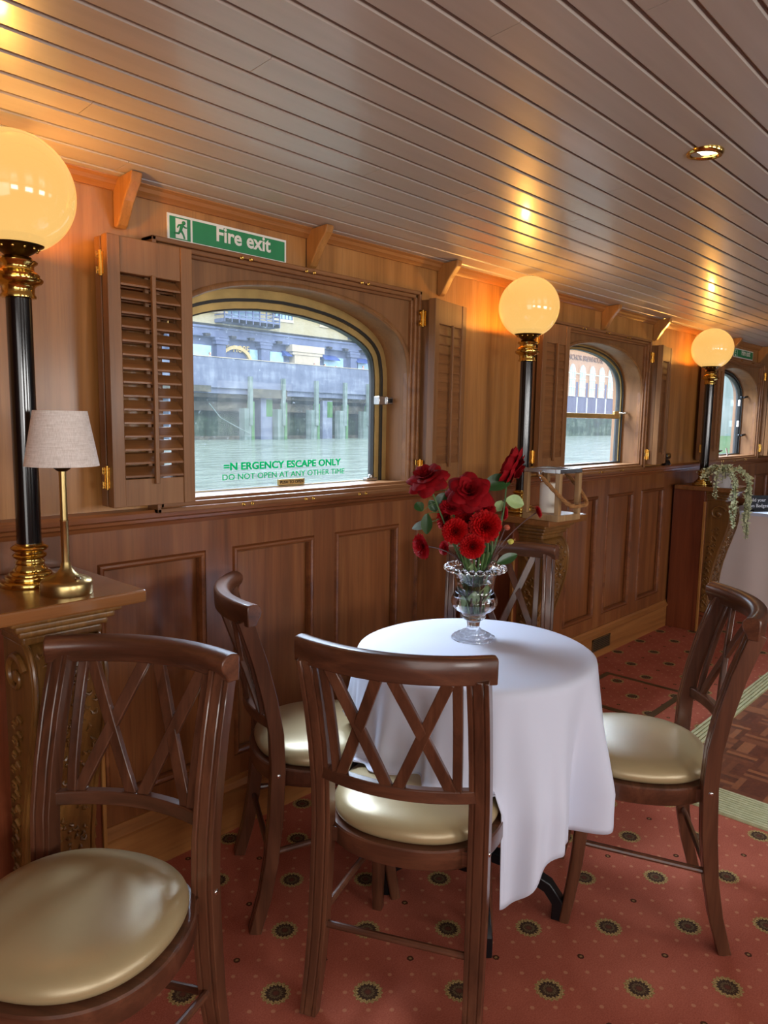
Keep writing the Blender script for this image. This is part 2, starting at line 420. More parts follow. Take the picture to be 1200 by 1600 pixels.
# ------------------------------------------------------------------ the setting
X0, X1, YB, YW = -1.8, 9.0, -2.75, 1.957
def ceil_z(y):
    if y > .2: return 2.008 + .07 * (YW - y)
    d = .2 - y; return 2.008 + .07 * (YW - .2) + .07 * d - .0115 * d * d * 2
S = dict(kind='structure')
fl = MB(); fl.box(X0, X1, YB, 2.1, -.08, 0); tag(fl.build('floor', M['carpet'], smooth=False), **S)
pq = MB(); pq.box(2.84, X1, YB, 1.06, 0, .004); tag(pq.build('floor_parquet', M['parquet'], smooth=False), **S)
n1 = MB()
def ribs(mb, x0, x1, y0, y1, along):
    mb.box(x0, x1, y0, y1, 0, .006)
    w = (y1 - y0) if along == 'X' else (x1 - x0); k = max(4, int(w / .016))
    for i in range(k):
        a = w * (i + .18) / k; b = w * (i + .82) / k
        if along == 'X': mb.box(x0, x1, y0 + a, y0 + b, .006, .010)
        else: mb.box(x0 + a, x0 + b, y0, y1, .006, .010)
ribs(n1, 2.655, 2.84, YB, 1.06, 'Y'); tag(n1.build('trim_1', M['trimgreen'], smooth=False), **S)
n2 = MB(); ribs(n2, 2.655, X1, 1.06, 1.145, 'X'); tag(n2.build('trim_2', M['trimgreen'], smooth=False), **S)

# planked ceiling
cb = MB(); y = 1.99; PW = .0795; row = 0
while y > YB:
    y2 = y - PW; za, zb = ceil_z(y), ceil_z(y2); g = .0032; c = .0035
    cuts = [X0]; xx = X0 + random.uniform(.3, 1.9)
    fixed = {13: [2.07 - .43]}
    while xx < X1: cuts.append(xx); xx += random.uniform(1.6, 3.2)
    cuts.append(X1)
    sl = (zb - za) / (y2 - y)
    prof = [(y - g, za - sl * g + .012), (y - g, za - sl * g + c), (y - g - c, za - sl * (g + c)), (y2 + g + c, zb + sl * (g + c)), (y2 + g, zb + sl * g + c), (y2 + g, zb + sl * g + .012)]
    for a, b in zip(cuts[:-1], cuts[1:]):
        cb.prism(prof, 'X', a + .0007, b - .0007)
    y = y2; row += 1
bk = [(1.99, ceil_z(1.99) + .010)] + [(yy, ceil_z(yy) + .010) for yy in (1, .2, -.5, -1.2, -2, YB)]
cb.prism(bk + [(p[0], p[1] + .05) for p in bk[::-1]], 'X', X0, X1)
tag(cb.build('ceiling', M['ceiling'], smooth=False), **S)

# the windowed wall ------------------------------------------------
AT = [(0, 1.815), (.106, 1.811), (.2, 1.801), (.246, 1.794), (.3, 1.783), (.346, 1.770), (.39, 1.755), (.43, 1.737), (.46, 1.720), (.485, 1.702), (.508, 1.679), (.526, 1.653), (.538, 1.62), (.546, 1.58), (.55, 1.54)]
ZS, ZW = 1.125, 1.10
def arch_loop(off=0.0, zb=ZS):
    pts = [(-x, z) for x, z in AT[::-1]] + AT[1:]
    out = []
    for i, p in enumerate(pts):
        a = pts[max(i - 1, 0)]; b = pts[min(i + 1, len(pts) - 1)]
        tx, tz = b[0] - a[0], b[1] - a[1]; L = math.hypot(tx, tz)
        out.append((p[0] + tz / L * off, p[1] - tx / L * off))
    zo = off if off < .02 else .003 + off * .12
    return [(out[0][0], zb + zo)] + out + [(out[-1][0], zb + zo)]
WX = [1.69, 3.83, 6.03]
YU = 1.972     # face of the upper panelling
wl = MB()
edges = [X0] + [e for c in WX for e in (c - .60, c + .60)] + [X1]
for i in range(0, len(edges), 2): wl.box(edges[i], edges[i + 1], YU, 2.12, ZW, 2.06)
for c in WX:
    lp = arch_loop()
    for yy in (YU, 2.12):
        for i in range(1, len(lp) - 2):
            (xa, za), (xb, zb) = lp[i], lp[i + 1]
            wl.add([(c + xa, yy, za), (c + xb, yy, zb), (c + xb, yy, 2.06), (c + xa, yy, 2.06)], [(0, 1, 2, 3)])
        wl.add([(c - .6, yy, ZW), (c - .55, yy, ZW), (c - .55, yy, 2.06), (c - .6, yy, 2.06)], [(0, 1, 2, 3)])
        wl.add([(c + .55, yy, ZW), (c + .6, yy, ZW), (c + .6, yy, 2.06), (c + .55, yy, 2.06)], [(0, 1, 2, 3)])
        wl.add([(c - .55, yy, ZW), (c + .55, yy, ZW), (c + .55, yy, ZS), (c - .55, yy, ZS)], [(0, 1, 2, 3)])
    wl.add([(c - .6, YU, 2.06), (c + .6, YU, 2.06), (c + .6, 2.12, 2.06), (c - .6, 2.12, 2.06)], [(0, 1, 2, 3)])
wall = tag(wl.build('wall_river', M['teak'], smooth=False), **S)
# lower wall body
wlow = MB(); wlow.box(X0, X1, 1.992, 2.12, -.05, ZW)
tag(wlow.build('wainscot_field', M['mahog'], wall, smooth=False))
# wainscot frame with raised panels
PX = []
for a in (-1.35, -.88, -.42): PX.append((a, a + .36))
for k in range(4): PX.append((.951 + .4545 * k, 1.305 + .4545 * k))
for k in range(4): PX.append((3.11 + .462 * k, 3.46 + .462 * k))
for k in range(7): PX.append((5.35 + .462 * k, 5.70 + .462 * k))
ZP0, ZP1 = .25, .962
fr = MB(); yf = 1.968
fr.box(X0, X1, yf, 1.995, .17, ZP0); fr.box(X0, X1, yf, 1.995, ZP1, 1.075)
last = X0
for a, b in PX:
    fr.box(last, a, yf, 1.995, ZP0, ZP1); last = b
fr.box(last, X1, yf, 1.995, ZP0, ZP1)
tag(fr.build('wainscot_frame', M['mahog'], wall, smooth=False))
mo = MB()
mprof = [(0, -.004), (.006, .006), (.012, .008), (.018, .004), (.022, -.004), (.022, -.02), (0, -.02)]
for a, b in PX:
    z0, z1 = ZP0, ZP1
    for rect in [[(a, z0), (b, z0), (b, z1), (a, z1)]]:
        inn = []
        vs = []
        for d, h in mprof:
            vs += [(a + d, yf - h, z0 + d), (b - d, yf - h, z0 + d), (b - d, yf - h, z1 - d), (a + d, yf - h, z1 - d)]
        fs = []
        for i in range(len(mprof) - 1):
            for k in range(4):
                k2 = (k + 1) % 4; fs.append((i * 4 + k, i * 4 + k2, i * 4 + 4 + k2, i * 4 + 4 + k))
        mo.add(vs, fs)
tag(mo.build('panel_moulding', M['mahog_x'], wall, smooth=False))
# chair rail (window ledge)
ra = MB()
ra.prism([(1.99, 1.055), (1.963, 1.055), (1.958, 1.066), (1.946, 1.072), (1.944, 1.08), (1.932, 1.086), (1.93, 1.10), (1.934, 1.108), (1.99, 1.112)], 'X', X0, X1)
tag(ra.build('trim_3', M['mahog_x'], angle=25), **S)
co = MB()
co.prism([(1.985, 1.978), (1.962, 1.978), (1.956, 1.986), (1.95, 1.99), (1.946, 2.000), (1.938, 2.006), (1.938, 2.03), (1.985, 2.03)], 'X', X0, X1)
tag(co.build('trim_4', M['teak_x'], angle=25), **S)
sk = MB()
sk.prism([(1.995, 0), (1.952, 0), (1.952, .135), (1.945, .14), (1.942, .15), (1.95, .158), (1.958, .165), (1.960, .18), (1.995, .182)], 'X', X0, X1)
tag(sk.build('baseboard_river', M['skirt'], angle=25), **S)
# panel seams of the upper wall
se = MB()
for xs in (-.3, .42, 1.72):
    se.box(xs - .001, xs + .001, YU - .0012, YU + .002, ZW if all(abs(xs - c_) > .62 for c_ in WX) else 1.87, 2.0)
tag(se.build('panel_seam', M['dark'], wall, smooth=False))
# other walls
for nm, b in dict(wall_left=(X0 - .1, X0, YB, 2.1), wall_right=(X1, X1 + .1, YB, 2.1), wall_quay=(X0, X1, YB - .15, YB - .06)).items():
    w = MB(); w.box(b[0], b[1], b[2], b[3], -.05, 2.3); tag(w.build(nm, M['mahog'], smooth=False), **S)
# window bays of the opposite side: a frame round each opening (the daylight stands in it)
for i, wx in enumerate((-1.0, 1.1, 3.2, 5.3)):
    f = MB(); z0, z1 = 1.12, 1.80
    f.box(wx - .62, wx - .54, YB - .06, YB + .02, z0, z1); f.box(wx + .54, wx + .62, YB - .06, YB + .02, z0, z1)
    f.box(wx - .62, wx + .62, YB - .06, YB + .02, z1, z1 + .08); f.box(wx - .62, wx + .62, YB - .06, YB + .02, z0 - .08, z0)
    tag(f.build('window_%d' % (i + 4), M['casing'], smooth=False, bevel=.006), **S)

# windows -------------------------------------------------------------
def ring(mb, c, o1, o2, y0, y1, bar=True):
    A, B = arch_loop(o1), arch_loop(o2); n = len(A)
    vs = [(c + p[0], yy, p[1]) for yy in (y0, y1) for L in (A, B) for p in L]
    fs = []
    for i in range(n if bar else n - 1):
        j = (i + 1) % n
        fs += [(i, j, n + j, n + i), (2 * n + i, 2 * n + j, 3 * n + j, 3 * n + i), (i, j, 2 * n + j, 2 * n + i), (n + i, n + j, 3 * n + j, 3 * n + i)]
    mb.add(vs, fs); return mb
YG = 2.085
for wi, c in enumerate(WX):
    w = empty('window_%d' % (wi + 1), (0, 0, 0), kind='structure')
    # wooden lining of the opening, its rounded edge and the casing frame
    rv = MB(); ring(rv, c, -.004, .008, 1.946, 2.13); rv.build('reveal', M['casing'], w, angle=40)
    sb = MB()
    lp = arch_loop()
    # spandrel board with the arch cut out of it
    for i in range(1, len(lp) - 2):
        (xa, za), (xb, zb) = lp[i], lp[i + 1]
        sb.add([(c + xa, 1.952, za), (c + xb, 1.952, zb), (c + xb, 1.952, 1.85), (c + xa, 1.952, 1.85)], [(0, 1, 2, 3)])
    for s in (-1, 1): sb.box(c + s * .55 - .0005, c + s * .565, 1.952, 1.975, ZS, 1.85)
    sb.build('arched_board', M['casing'], w, smooth=False)
    ed = MB(); pth = [(c + x, 1.950, z) for x, z in arch_loop(.004)]
    ed.sweep([(-.010, -.004), (-.010, .004), (-.004, .008), (.004, .008), (.008, 0), (.004, -.006)], pth, (0, -1, 0)); ed.build('arch_edge', M['casing'], w)
    cs = MB()
    x0, x1, z0, z1 = c - .578, c + .578, 1.098, 1.872
    for d, h0, h1 in ((0, 1.915, 1.975), (.014, 1.925, 1.975), (.026, 1.938, 1.975)):
        a = .014 if d < .02 else .012
        cs.box(x0 + d, x0 + d + a, h0, h1, z0 + d, z1 - d); cs.box(x1 - d - a, x1 - d, h0, h1, z0 + d, z1 - d)
        cs.box(x0 + d, x1 - d, h0, h1, z1 - d - a, z1 - d); cs.box(x0 + d, x1 - d, h0, h1, z0 + d, z0 + d + a)
    cs.build('casing', M['casing_x'], w, smooth=False, bevel=.003)
    si = MB(); si.prism([(1.93, 1.098), (1.925, 1.112), (1.93, 1.122), (2.13, 1.132), (2.13, 1.098)], 'X', c - .56, c + .56); si.build('sill', M['casing_x'], w, smooth=False, bevel=.003)
    fm = M['blackframe'] if wi == 2 else M['brassframe']
    k = 1.0 if wi == 0 else .5
    f1 = MB(); ring(f1, c, .006 * k, .040 * k, 2.062, 2.10); f1.build('outer_frame', fm, w, angle=30)
    f2 = MB(); ring(f2, c, .038 * k, .048 * k, 2.056, 2.10); f2.build('channel', M['gasket'], w, angle=30)
    f3 = MB(); ring(f3, c, .046 * k, .070 * k, 2.066, 2.10); f3.build('sash', M['blackframe'] if wi == 2 else (M['brassframe']), w, angle=30)
    f4 = MB(); ring(f4, c, .069 * k, .075 * k, 2.07, 2.098); f4.build('seal', M['gasket'], w, angle=30)
    gp = MB(); L = arch_loop(.072 * k); n = len(L)
    gp.add([(c + p[0], yy, p[1]) for yy in (YG, YG + .004) for p in L], [tuple(range(n)), tuple(range(2 * n - 1, n - 1, -1))] + [(i, (i + 1) % n, n + (i + 1) % n, n + i) for i in range(n)])
    gp.build('pane', M['pane'], w, smooth=False)
    # paired screw heads along the casing
    for zz, yy in ((1.858, 1.914), (1.104, 1.914)):
        for dx in (-.26, .0, .26, ):
            for e in (-.017, .017):
                sc_ = MB(); sc_.lathe([(0, 0), (.006, 0), (.0065, .002), (.004, .0035), (0, .0025)], 12); sc_.xf(Matrix.Translation((c + dx + e, yy + .0015, zz)) @ Matrix.Rotation(pi / 2, 4, 'X'))
                sc_.build('screw', M['gilt'], w)
    if wi == 0:
        lt = MB(); lt.box(c + .47, c + .51, 2.035, 2.066, 1.435, 1.468); lt.box(c + .51, c + .556, 2.028, 2.05, 1.437, 1.466); lt.build('latch', M['steel'], w, bevel=.002)
        lk = MB(); lk.box(c + .512, c + .535, 2.022, 2.03, 1.443, 1.460); lk.build('latch_keeper', M['iron'], w, bevel=.002)
        text_mesh('lettering', '=N ERGENCY ESCAPE ONLY', .0345, M['decal'], w, (1.452, 2.078, 1.200), FACE, .0006, .0010, 1.235)
        text_mesh('lettering', 'DO NOT OPEN AT ANY OTHER TIME', .0285, M['decal'], w, (1.445, 2.078, 1.1665), FACE, .0006, .0, 1.19)
        pp = MB(); pp.box(1.682, 1.802, 2.070, 2.080, 1.138, 1.158); pp.build('push_plate', M['brushed'], w)
        text_mesh('lettering', 'PUSH TO OPEN', .0145, M['iron'], w, (1.687, 2.0695, 1.1432), FACE, .0004, .0003, 1.08)
        for dx in (-.44, .44):
            cl = MB(); cl.box(c + dx - .03, c + dx + .03, 2.04, 2.062, 1.134, 1.146); cl.lathe([(0, 0), (.012, 0), (.010, .012), (0, .014)], 12, (c + dx, 2.05, 1.146)); cl.build('catch', M['steel'], w, bevel=.002)
    if wi == 1:
        bar = MB(); bar.box(c - .51, c + .50, 2.06, 2.082, 1.402, 1.430); bar.build('sash_bar', M['brassframe'], w, bevel=.004)
        lt = MB(); lt.box(c + .41, c + .47, 2.048, 2.062, 1.424, 1.448); lt.build('sash_catch', M['brassframe'], w, bevel=.003)
        kb = MB(); kb.tube([(c + .49, 2.06, 1.436), (c + .49, 2.04, 1.436), (c + .505, 2.03, 1.438), (c + .53, 2.028, 1.440)], [.006, .006, .008, .007], 10); kb.build('latch', M['chrome'], w)
        st = MB()
        for j in range(5): st.lathe([(0, 0), (.004, 0), (.004, .003), (0, .004)], 10, (c + .523, 2.0605, 1.47 + .045 * j))
        st.build('peg_hole', M['gasket'], w)
    if wi == 2:
        for zz in (1.29, 1.60):
            h = MB(); h.tube([(c + .48, 2.06, zz), (c + .48, 2.03, zz), (c + .51, 2.02, zz + .006), (c + .54, 2.02, zz + .01)], [.008, .008, .010, .006], 8); h.sphere((c + .47, 2.045, zz), .012); h.build('latch', M['iron'], w)
        h = MB(); h.tube([(c - .06, 2.06, 1.165), (c - .02, 2.03, 1.17), (c + .05, 2.03, 1.175)], [.012, .010, .006], 8); h.build('stay', M['iron'], w)
        for zz in (1.36, 1.53):
            h = MB(); h.box(c + .455, c + .475, 2.05, 2.066, zz, zz + .05); h.build('catch', M['white'], w, bevel=.003)

# ------------------------------------------------------------------ louvred shutters
def make_leaf(nm, parent, tilt=80, wd=.272, ht=.712, th=.030):
    # leaf in local x 0..wd, y 0..-th (towards the room is -y), z 0..ht
    f = MB(); st = .036; tr, br = .092, .075
    f.box(0, st, -th, 0, 0, ht); f.box(wd - st, wd, -th, 0, 0, ht)
    f.box(st, wd - st, -th + .003, -.003, ht - tr, ht); f.box(st, wd - st, -th + .003, -.003, 0, br)
    leaf = f.build(nm, M['casing'], parent, smooth=False, bevel=.0018)
    n = 15; span = ht - tr - br; lv = MB()
    for k in range(n):
        zc = br + span * (k + .5) / n; hw = .021; a = rad(tilt); hw = .021 if tilt < 50 else .020
        dy, dz = cos(a) * hw * .75, sin(a) * hw
        t_ = .003
        yo = -th / 2 if tilt < 50 else -th * .66
        lv.prism([(yo - dy, zc - dz - t_), (yo - dy, zc - dz + t_), (yo + dy, zc + dz + t_), (yo + dy, zc + dz - t_)], 'X', st + .001, wd - st - .001)
    lv.build('louvres', M['casing_x'], leaf, smooth=False, bevel=.001)
    rd = MB(); xc = wd / 2; rd.box(xc - .006, xc + .006, -th - .012, -th - .001, br - .015, ht - tr + .002); rd.build('tilt_rod', M['casing'], leaf, smooth=False, bevel=.002)
    return leaf
def hinge_at(parent, x, y, z, rz=0, k=1.0):
    h = MB(); h.tube([(0, -.002, -.032), (0, -.002, .032)], .0052, 10)
    for x0, x1 in ((-.026 * k, -.008 * k), (-.010 * k, -.001)):
        h.box(x0, x1, -.003, -.0005, -.028 if x0 > -.02 else -.030, -.010); h.box(x0, x1, -.003, -.0005, .010, .028 if x0 > -.02 else .030)
    h.box(-.012 * k, -.001, -.003, -.0005, -.012, .012)
    h.box(.0, .0025, -.016, .016, -.028, .028)
    for zz in (-.020, .020): h.sphere((-.018 * k, -.003, zz), .003, 8, 6)
    o = h.build('hinge', M['gilt'], parent, angle=30); o.location = (x, y, z); o.rotation_euler = (0, 0, rz); return o
def shutter(c, side, label, tilt=78):
    s = empty('bifold_shutter', (c + side * .58, 1.945, 1.130), 0, label, 'window shutter', 'bifold louvred shutters beside the windows')
    if side < 0:
        # two leaves folded flat on each other, lying on the wall at the left of the window
        L1 = make_leaf('leaf', s, tilt, .252); L1.location = (-.150, 0, 0)
        L2 = make_leaf('leaf', s, tilt, .252); L2.location = (-.153, -.044, 0)
        for zz in (.08, .64): hinge_at(s, -.1545, -.040, zz, 0, .5)
    else:
        # a half open pair: the free ends swing back towards the wall
        L1 = make_leaf('leaf', s, tilt, .268, th=.042); L1.location = (.006, -.018, 0); L1.rotation_euler = (0, 0, rad(8))
        L2 = make_leaf('leaf', s, tilt); L2.location = (-.008, -.069, 0); L2.rotation_euler = (0, 0, rad(11))
        for zz in (.06, .64): hinge_at(s, .0015, -.031, zz, 0)
    return s
shutter(WX[0], -1, 'folded louvred shutter left of the nearest window, behind the first globe lamp', 33)
shutter(WX[0], 1, 'folded louvred shutter on the right of the nearest window')
shutter(WX[1], -1, 'louvred shutter behind the black post of the middle globe lamp')
shutter(WX[1], 1, 'folded louvred shutter on the right of the sash window')
shutter(WX[2], -1, 'louvred shutter behind the post of the farthest globe lamp')
shutter(WX[2], 1, 'folded shutter at the right edge beyond the farthest window')

# knee brackets under the ceiling
bl = ['first wooden knee bracket, above the louvred shutter left of the nearest window', 'wooden knee bracket at the right end of the large fire exit sign',
      'wooden knee bracket above the right shutter of the nearest window', None, 'wooden knee bracket above the sash window', 'wooden knee bracket above the right shutter of the sash window',
      'wooden knee bracket just right of the farthest globe lamp', 'wooden knee bracket above the farthest window', 'wooden knee bracket at the right edge of the photo']
for bx, lb in zip((1.045, 1.735, 2.44, 3.15, 3.87, 4.55, 5.35, 5.85, 6.6), bl):
    if not lb: continue
    k = MB(); z1 = 2.0
    prof = [(0, -.115), (-.012, -.12), (-.024, -.112), (-.06, -.055), (-.098, -.012), (-.104, .004), (-.104, .012), (0, .006)]
    k.prism(prof, 'X', -.016, .016)
    o = k.build('knee_bracket', M['teak'], smooth=False, bevel=.004)
    o.location = (bx, YU - .001, z1); tag(o, lb, 'bracket', 'knee brackets under the ceiling')

# fire exit signs ---------------------------------------------------------
def fire_sign(x0, z0, w, h, label):
    s = empty('fire_exit_sign', (x0, YU, z0), 0, label, 'sign')
    p = MB(); p.box(0, w, -.004, 0, 0, h); p.build('board', M['signwhite'], s, smooth=False)
    g = MB(); b = .007
    g.box(b, .076, -.0048, -.004, b, h - b); g.box(.083, w - b, -.0048, -.004, b, h - b); g.build('green_field', M['signgreen'], s, smooth=False)
    d = MB(); d.box(.026, .064, -.0055, -.0048, .010, h - .011); d.build('doorway', M['signwhite'], s, smooth=False)
    m = MB(); yy = -.0062
    def bar(p0, p1, r0, r1):
        m.tube([(p0[0], yy, p0[1]), (p1[0], yy, p1[1])], [r0, r1], 8)
    m.sphere((.052, yy, .055), .0058, 12, 8)
    bar((.047, .050), (.042, .034), .005, .0045); bar((.047, .049), (.036, .047), .0028, .0025); bar((.036, .047), (.031, .039), .0025, .002)
    bar((.048, .049), (.056, .043), .0028, .0022); bar((.056, .043), (.062, .043), .0022, .002)
    bar((.042, .034), (.050, .024), .0038, .003); bar((.050, .024), (.055, .011), .003, .0026)
    bar((.041, .033), (.036, .024), .0036, .003); bar((.036, .024), (.022, .023), .003, .0024)
    m.build('running_figure', M['signgreen'], s)
    text_mesh('lettering', 'Fire exit', .062, M['signwhite'], s, (.083 + (w - .09) * .53, -.005, h * .36), FACE, .0005, .0014, 1.0, 'CENTER')
    return s
fire_sign(1.192, 1.880, .438, .076, 'green fire exit sign on the wall above the nearest window')
fire_sign(6.0, 1.890, .45, .068, 'distant green fire exit sign over the farthest window')

# ceiling downlight
dl = empty('downlight', (2.074, .791, ceil_z(.791)), 0, 'small round recessed downlight in the planked ceiling', 'ceiling light')
r_ = MB(); r_.lathe([(.033, .012), (.033, -.004), (.036, -.008), (.044, -.008), (.048, -.002), (.048, .004), (.040, .012)], 32); r_.build('rim', M['brass'], dl)
r_ = MB(); r_.lathe([(0, -.001), (.02, -.002), (.034, .002), (.034, .008), (0, .010)], 28); r_.build('lens', M['lens'], dl)
dl.rotation_euler = (.07, 0, 0)

# skirting vent
v = empty('floor_vent', (3.905, 1.950, .045), 0, 'small bronze air grille let into the skirting board', 'vent')
f = MB(); f.box(0, .225, -.004, 0, 0, .008); f.box(0, .225, -.004, 0, .068, .076); f.box(0, .012, -.004, 0, 0, .076); f.box(.213, .225, -.004, 0, 0, .076); f.build('frame', M['grille'], v, smooth=False)
f = MB(); f.box(.01, .215, -.001, .0, .006, .07); f.build('backing', M['dark'], v, smooth=False)
f = MB()
for k in range(5): f.box(.016, .209, -.0035, -.001, .013 + .011 * k, .018 + .011 * k)
f.build('slats', M['grille'], v, smooth=False)

# access hatch in the carpet
h = empty('floor_hatch', (3.28, 1.34, 0), 0, 'carpeted floor hatch edged with a worn brass strip', 'hatch')
f = MB(); w = .03; hx, hy = .50, .45
f.box(0, hx, 0, w, 0, .004); f.box(0, hx, hy - w, hy, 0, .004); f.box(0, w, w, hy - w, 0, .004); f.box(hx - w, hx, w, hy - w, 0, .004); f.build('frame', M['grille'], h, smooth=False)
f = MB(); f.box(w, hx - w, w, hy - w, 0, .003); lid = f.build('lid', M['carpet'], h, smooth=False)

# ------------------------------------------------------------------ pedestals
ZPED = .976
def carve(mb, pts, r, m=0):
    mb.tube(pts, r, 6, m)
def pedestal(xc, label):
    p = empty('console_pedestal', (xc, 0, 0), 0, label, 'pedestal', 'mahogany pedestals under the globe lamps')
    hw = .165
    t = MB(); t.box(-hw, hw, 1.555, 1.94, ZPED - .030, ZPED); t.build('tabletop', M['ped_top'], p, smooth=False, bevel=.005)
    c = MB()
    for (o_, za, zb) in ((.040, .928, .946), (.052, .912, .928), (.064, .896, .912), (.074, .876, .896)):
        c.box(-hw + o_, hw - o_, 1.555 + o_, 1.945, za, zb)
    c.build('cornice', M['carved'], p, smooth=False, bevel=.006, seg=3)
    b = MB(); b.box(-.135, .135, 1.745, 1.952, 0, ZPED - .03); b.build('column', M['ped'], p, smooth=False, bevel=.003)
    e = MB(); e.box(-.139, -.128, 1.735, 1.752, .0, .876); e.box(.128, .139, 1.735, 1.752, .0, .876); e.build('column_edge', M['teak'], p, smooth=False, bevel=.003)
    # S-scroll corbel, profile in (y, z), projecting into the room
    out = []
    pts = [(.878, 1.640), (.86, 1.618), (.83, 1.603), (.79, 1.597), (.74, 1.600), (.69, 1.610), (.62, 1.630), (.54, 1.655), (.46, 1.676), (.38, 1.690), (.30, 1.698), (.22, 1.700), (.16, 1.698), (.13, 1.690)]
    prof = [(y_, z_) for z_, y_ in pts] + [(1.75, .13), (1.75, .878)]
    cb_ = MB(); cb_.prism(prof, 'X', -.088, .088); corb = cb_.build('corbel', M['carved'], p, angle=40, bevel=.004)
    # volutes, leaf sprigs and the beaded front of the corbel
    for s in (-1, 1):
        vo = MB(); x = s * .091; cx_, cz = 1.672, .80; sp = []
        for k in range(44):
            a = k / 43 * 4.6 * pi / 2 + .4; r = .054 * (1 - k / 50); sp.append((x, cx_ - r * cos(a), cz + r * sin(a)))
        vo.tube(sp, [.010 - .006 * k / 43 for k in range(44)], 8)
        vo.sphere((x, cx_, cz), .015, 12, 8, (.5, 1, 1))
        vo.build('volute', M['carved'], corb)
        lf = MB(); rr = random.Random(5)
        for k in range(30):
            z_ = .70 - k * .0185; side = 1 if k % 2 else -1
            fy = next(p0[1] + (p0[0] - z_) / (p0[0] - p1[0]) * (p1[1] - p0[1]) for p0, p1 in zip(pts[:-1], pts[1:]) if p0[0] >= z_ >= p1[0])
            yc = (fy + 1.75) / 2 + .003 * sin(2 * k); am = min(.022, (1.75 - fy) * .36)
            pts2 = [(x - s * .002, yc, z_), (x + s * .001, yc + side * am * .5, z_ + .007), (x, yc + side * am * (.8 + rr.random() * .2), z_ - .002), (x - s * .002, yc + side * am * .7, z_ - .014)]
            lf.tube(pts2, [.003, .005, .0045, .001], 6)
            if k % 3 == 0: lf.sphere((x, yc, z_ - .006), .008, 8, 6, (.5, 1, 1))
        lf.build('leaf_carving', M['carved'], corb)
    fc = MB(); rr = random.Random(9)
    for k in range(40):
        z_ = .85 - k * .0175
        for i in range(len(pts) - 1):
            if pts[i][0] >= z_ >= pts[i + 1][0]:
                tt = (pts[i][0] - z_) / (pts[i][0] - pts[i + 1][0]); yy = pts[i][1] + tt * (pts[i + 1][1] - pts[i][1]); break
        for _q in range(4):
            xa = rr.uniform(-.062, .062); an = rr.uniform(0, 2 * pi); ln_ = rr.uniform(.006, .013); cu = rr.uniform(-1.2, 1.2)
            p3 = [(xa + ln_ * t_ * cos(an + cu * t_) , yy - .001 - .003 * (1 - abs(t_)), z_ + ln_ * t_ * sin(an + cu * t_)) for t_ in (-1, -.4, .2, .7, 1)]
            fc.tube(p3, [.0015, .004, .0045, .003, .001], 6)
        fc.sphere((rr.uniform(-.03, .03), yy, z_), .006, 8, 6, (1, .7, 1))
    for s in (-1, 1):
        fc.tube([(s * .080, y_ - .001, z_) for z_, y_ in pts], .006, 8)
    fc.build('front_carving', M['carved'], corb)
    pl = MB(); pl.box(-.115, .115, 1.645, 1.75, 0, .105); pl.prism([(1.655, .105), (1.648, .115), (1.66, .13), (1.75, .13), (1.75, .105)], 'X', -.105, .105)
    pl.build('plinth', M['ped'], p, smooth=False, bevel=.005)
    return p
PEDX = (.705, 2.845, 5.11)
for x_, lb in zip(PEDX, ('carved console pedestal under the nearest globe lamp and the small table lamp', 'carved console pedestal carrying the wooden lantern', 'carved console pedestal carrying the trailing pot plant')):
    pedestal(x_, lb)

# ------------------------------------------------------------------ globe lamps
def globe_lamp(x, y, label):
    g = empty('globe_lamp', (x, y, ZPED), 0, label, 'lamp', 'globe lamps on the pedestals')
    b = MB(); b.lathe([(0, 0), (.067, 0), (.068, .002), (.068, .011), (.066, .013), (.056, .014), (.057, .018), (.055, .023), (.048, .025), (.048, .029), (.044, .033), (.038, .035), (.038, .039), (.033, .044), (.031, .050), (.033, .053), (.033, .056), (.030, .059), (.030, .063), (.036, .067), (.038, .071), (.035, .075), (.031, .077), (.031, .080), (.037, .083), (.041, .087), (.041, .090), (.036, .094), (.031, .096), (.031, .100), (0, .100)], 40); b.build('base', M['brass'], g, angle=50)
    p = MB(); p.lathe([(.0275, .095), (.0275, .668)], 32); p.build('pole', M['black'], g)
    c = MB(); c.lathe([(.028, .660), (.036, .662), (.037, .667), (.033, .672), (.034, .686), (.038, .690), (.047, .694), (.052, .700), (.052, .705), (.044, .709), (.046, .714), (.040, .719), (.034, .724), (.034, .734), (.041, .738), (.042, .743), (.034, .747), (.030, .752), (.0, .752)], 32, fn=lambda a: 1 + .025 * cos(16 * a)); c.build('collar', M['brass'], g, angle=60)
    gl = MB(); gl.lathe([(.018, .750), (.024, .754), (.040, .766), (.048, .772), (.058, .778), (.060, .783), (.060, .795), (.057, .797), (.054, .790), (.0, .782)], 36); gal = gl.build('gallery', M['antique'], g, angle=40)
    s = MB()
    for k in range(12):
        a = 2 * pi * k / 12; s.sphere((cos(a) * .046, sin(a) * .046, .7695), .0035, 8, 6)
    for k in range(3):
        a = 2 * pi * k / 3 + .6; s.sphere((cos(a) * .062, sin(a) * .062, .789), .004, 8, 6)
    s.build('gallery_screws', M['brass'], gal)
    gb = MB(); R0 = .130; zc = .892
    pr = [(.050, .788)] + [(R0 * sin(t), zc - R0 * cos(t)) for t in [rad(28 + (180 - 28) * i / 36) for i in range(37)]]
    pr[-1] = (0, zc + R0)
    gb.lathe(pr, 64); gb.build('globe', M['globe'], g, angle=80)
    l = bpy.data.lights.new('globe_bulb', 'POINT'); l.energy = 150.0; l.color = (1.0, .55, .16); l.shadow_soft_size = .016
    o = bpy.data.objects.new('globe_bulb', l); COL.objects.link(o); o.parent = g; o.location = (0, 0, .786)
    return g
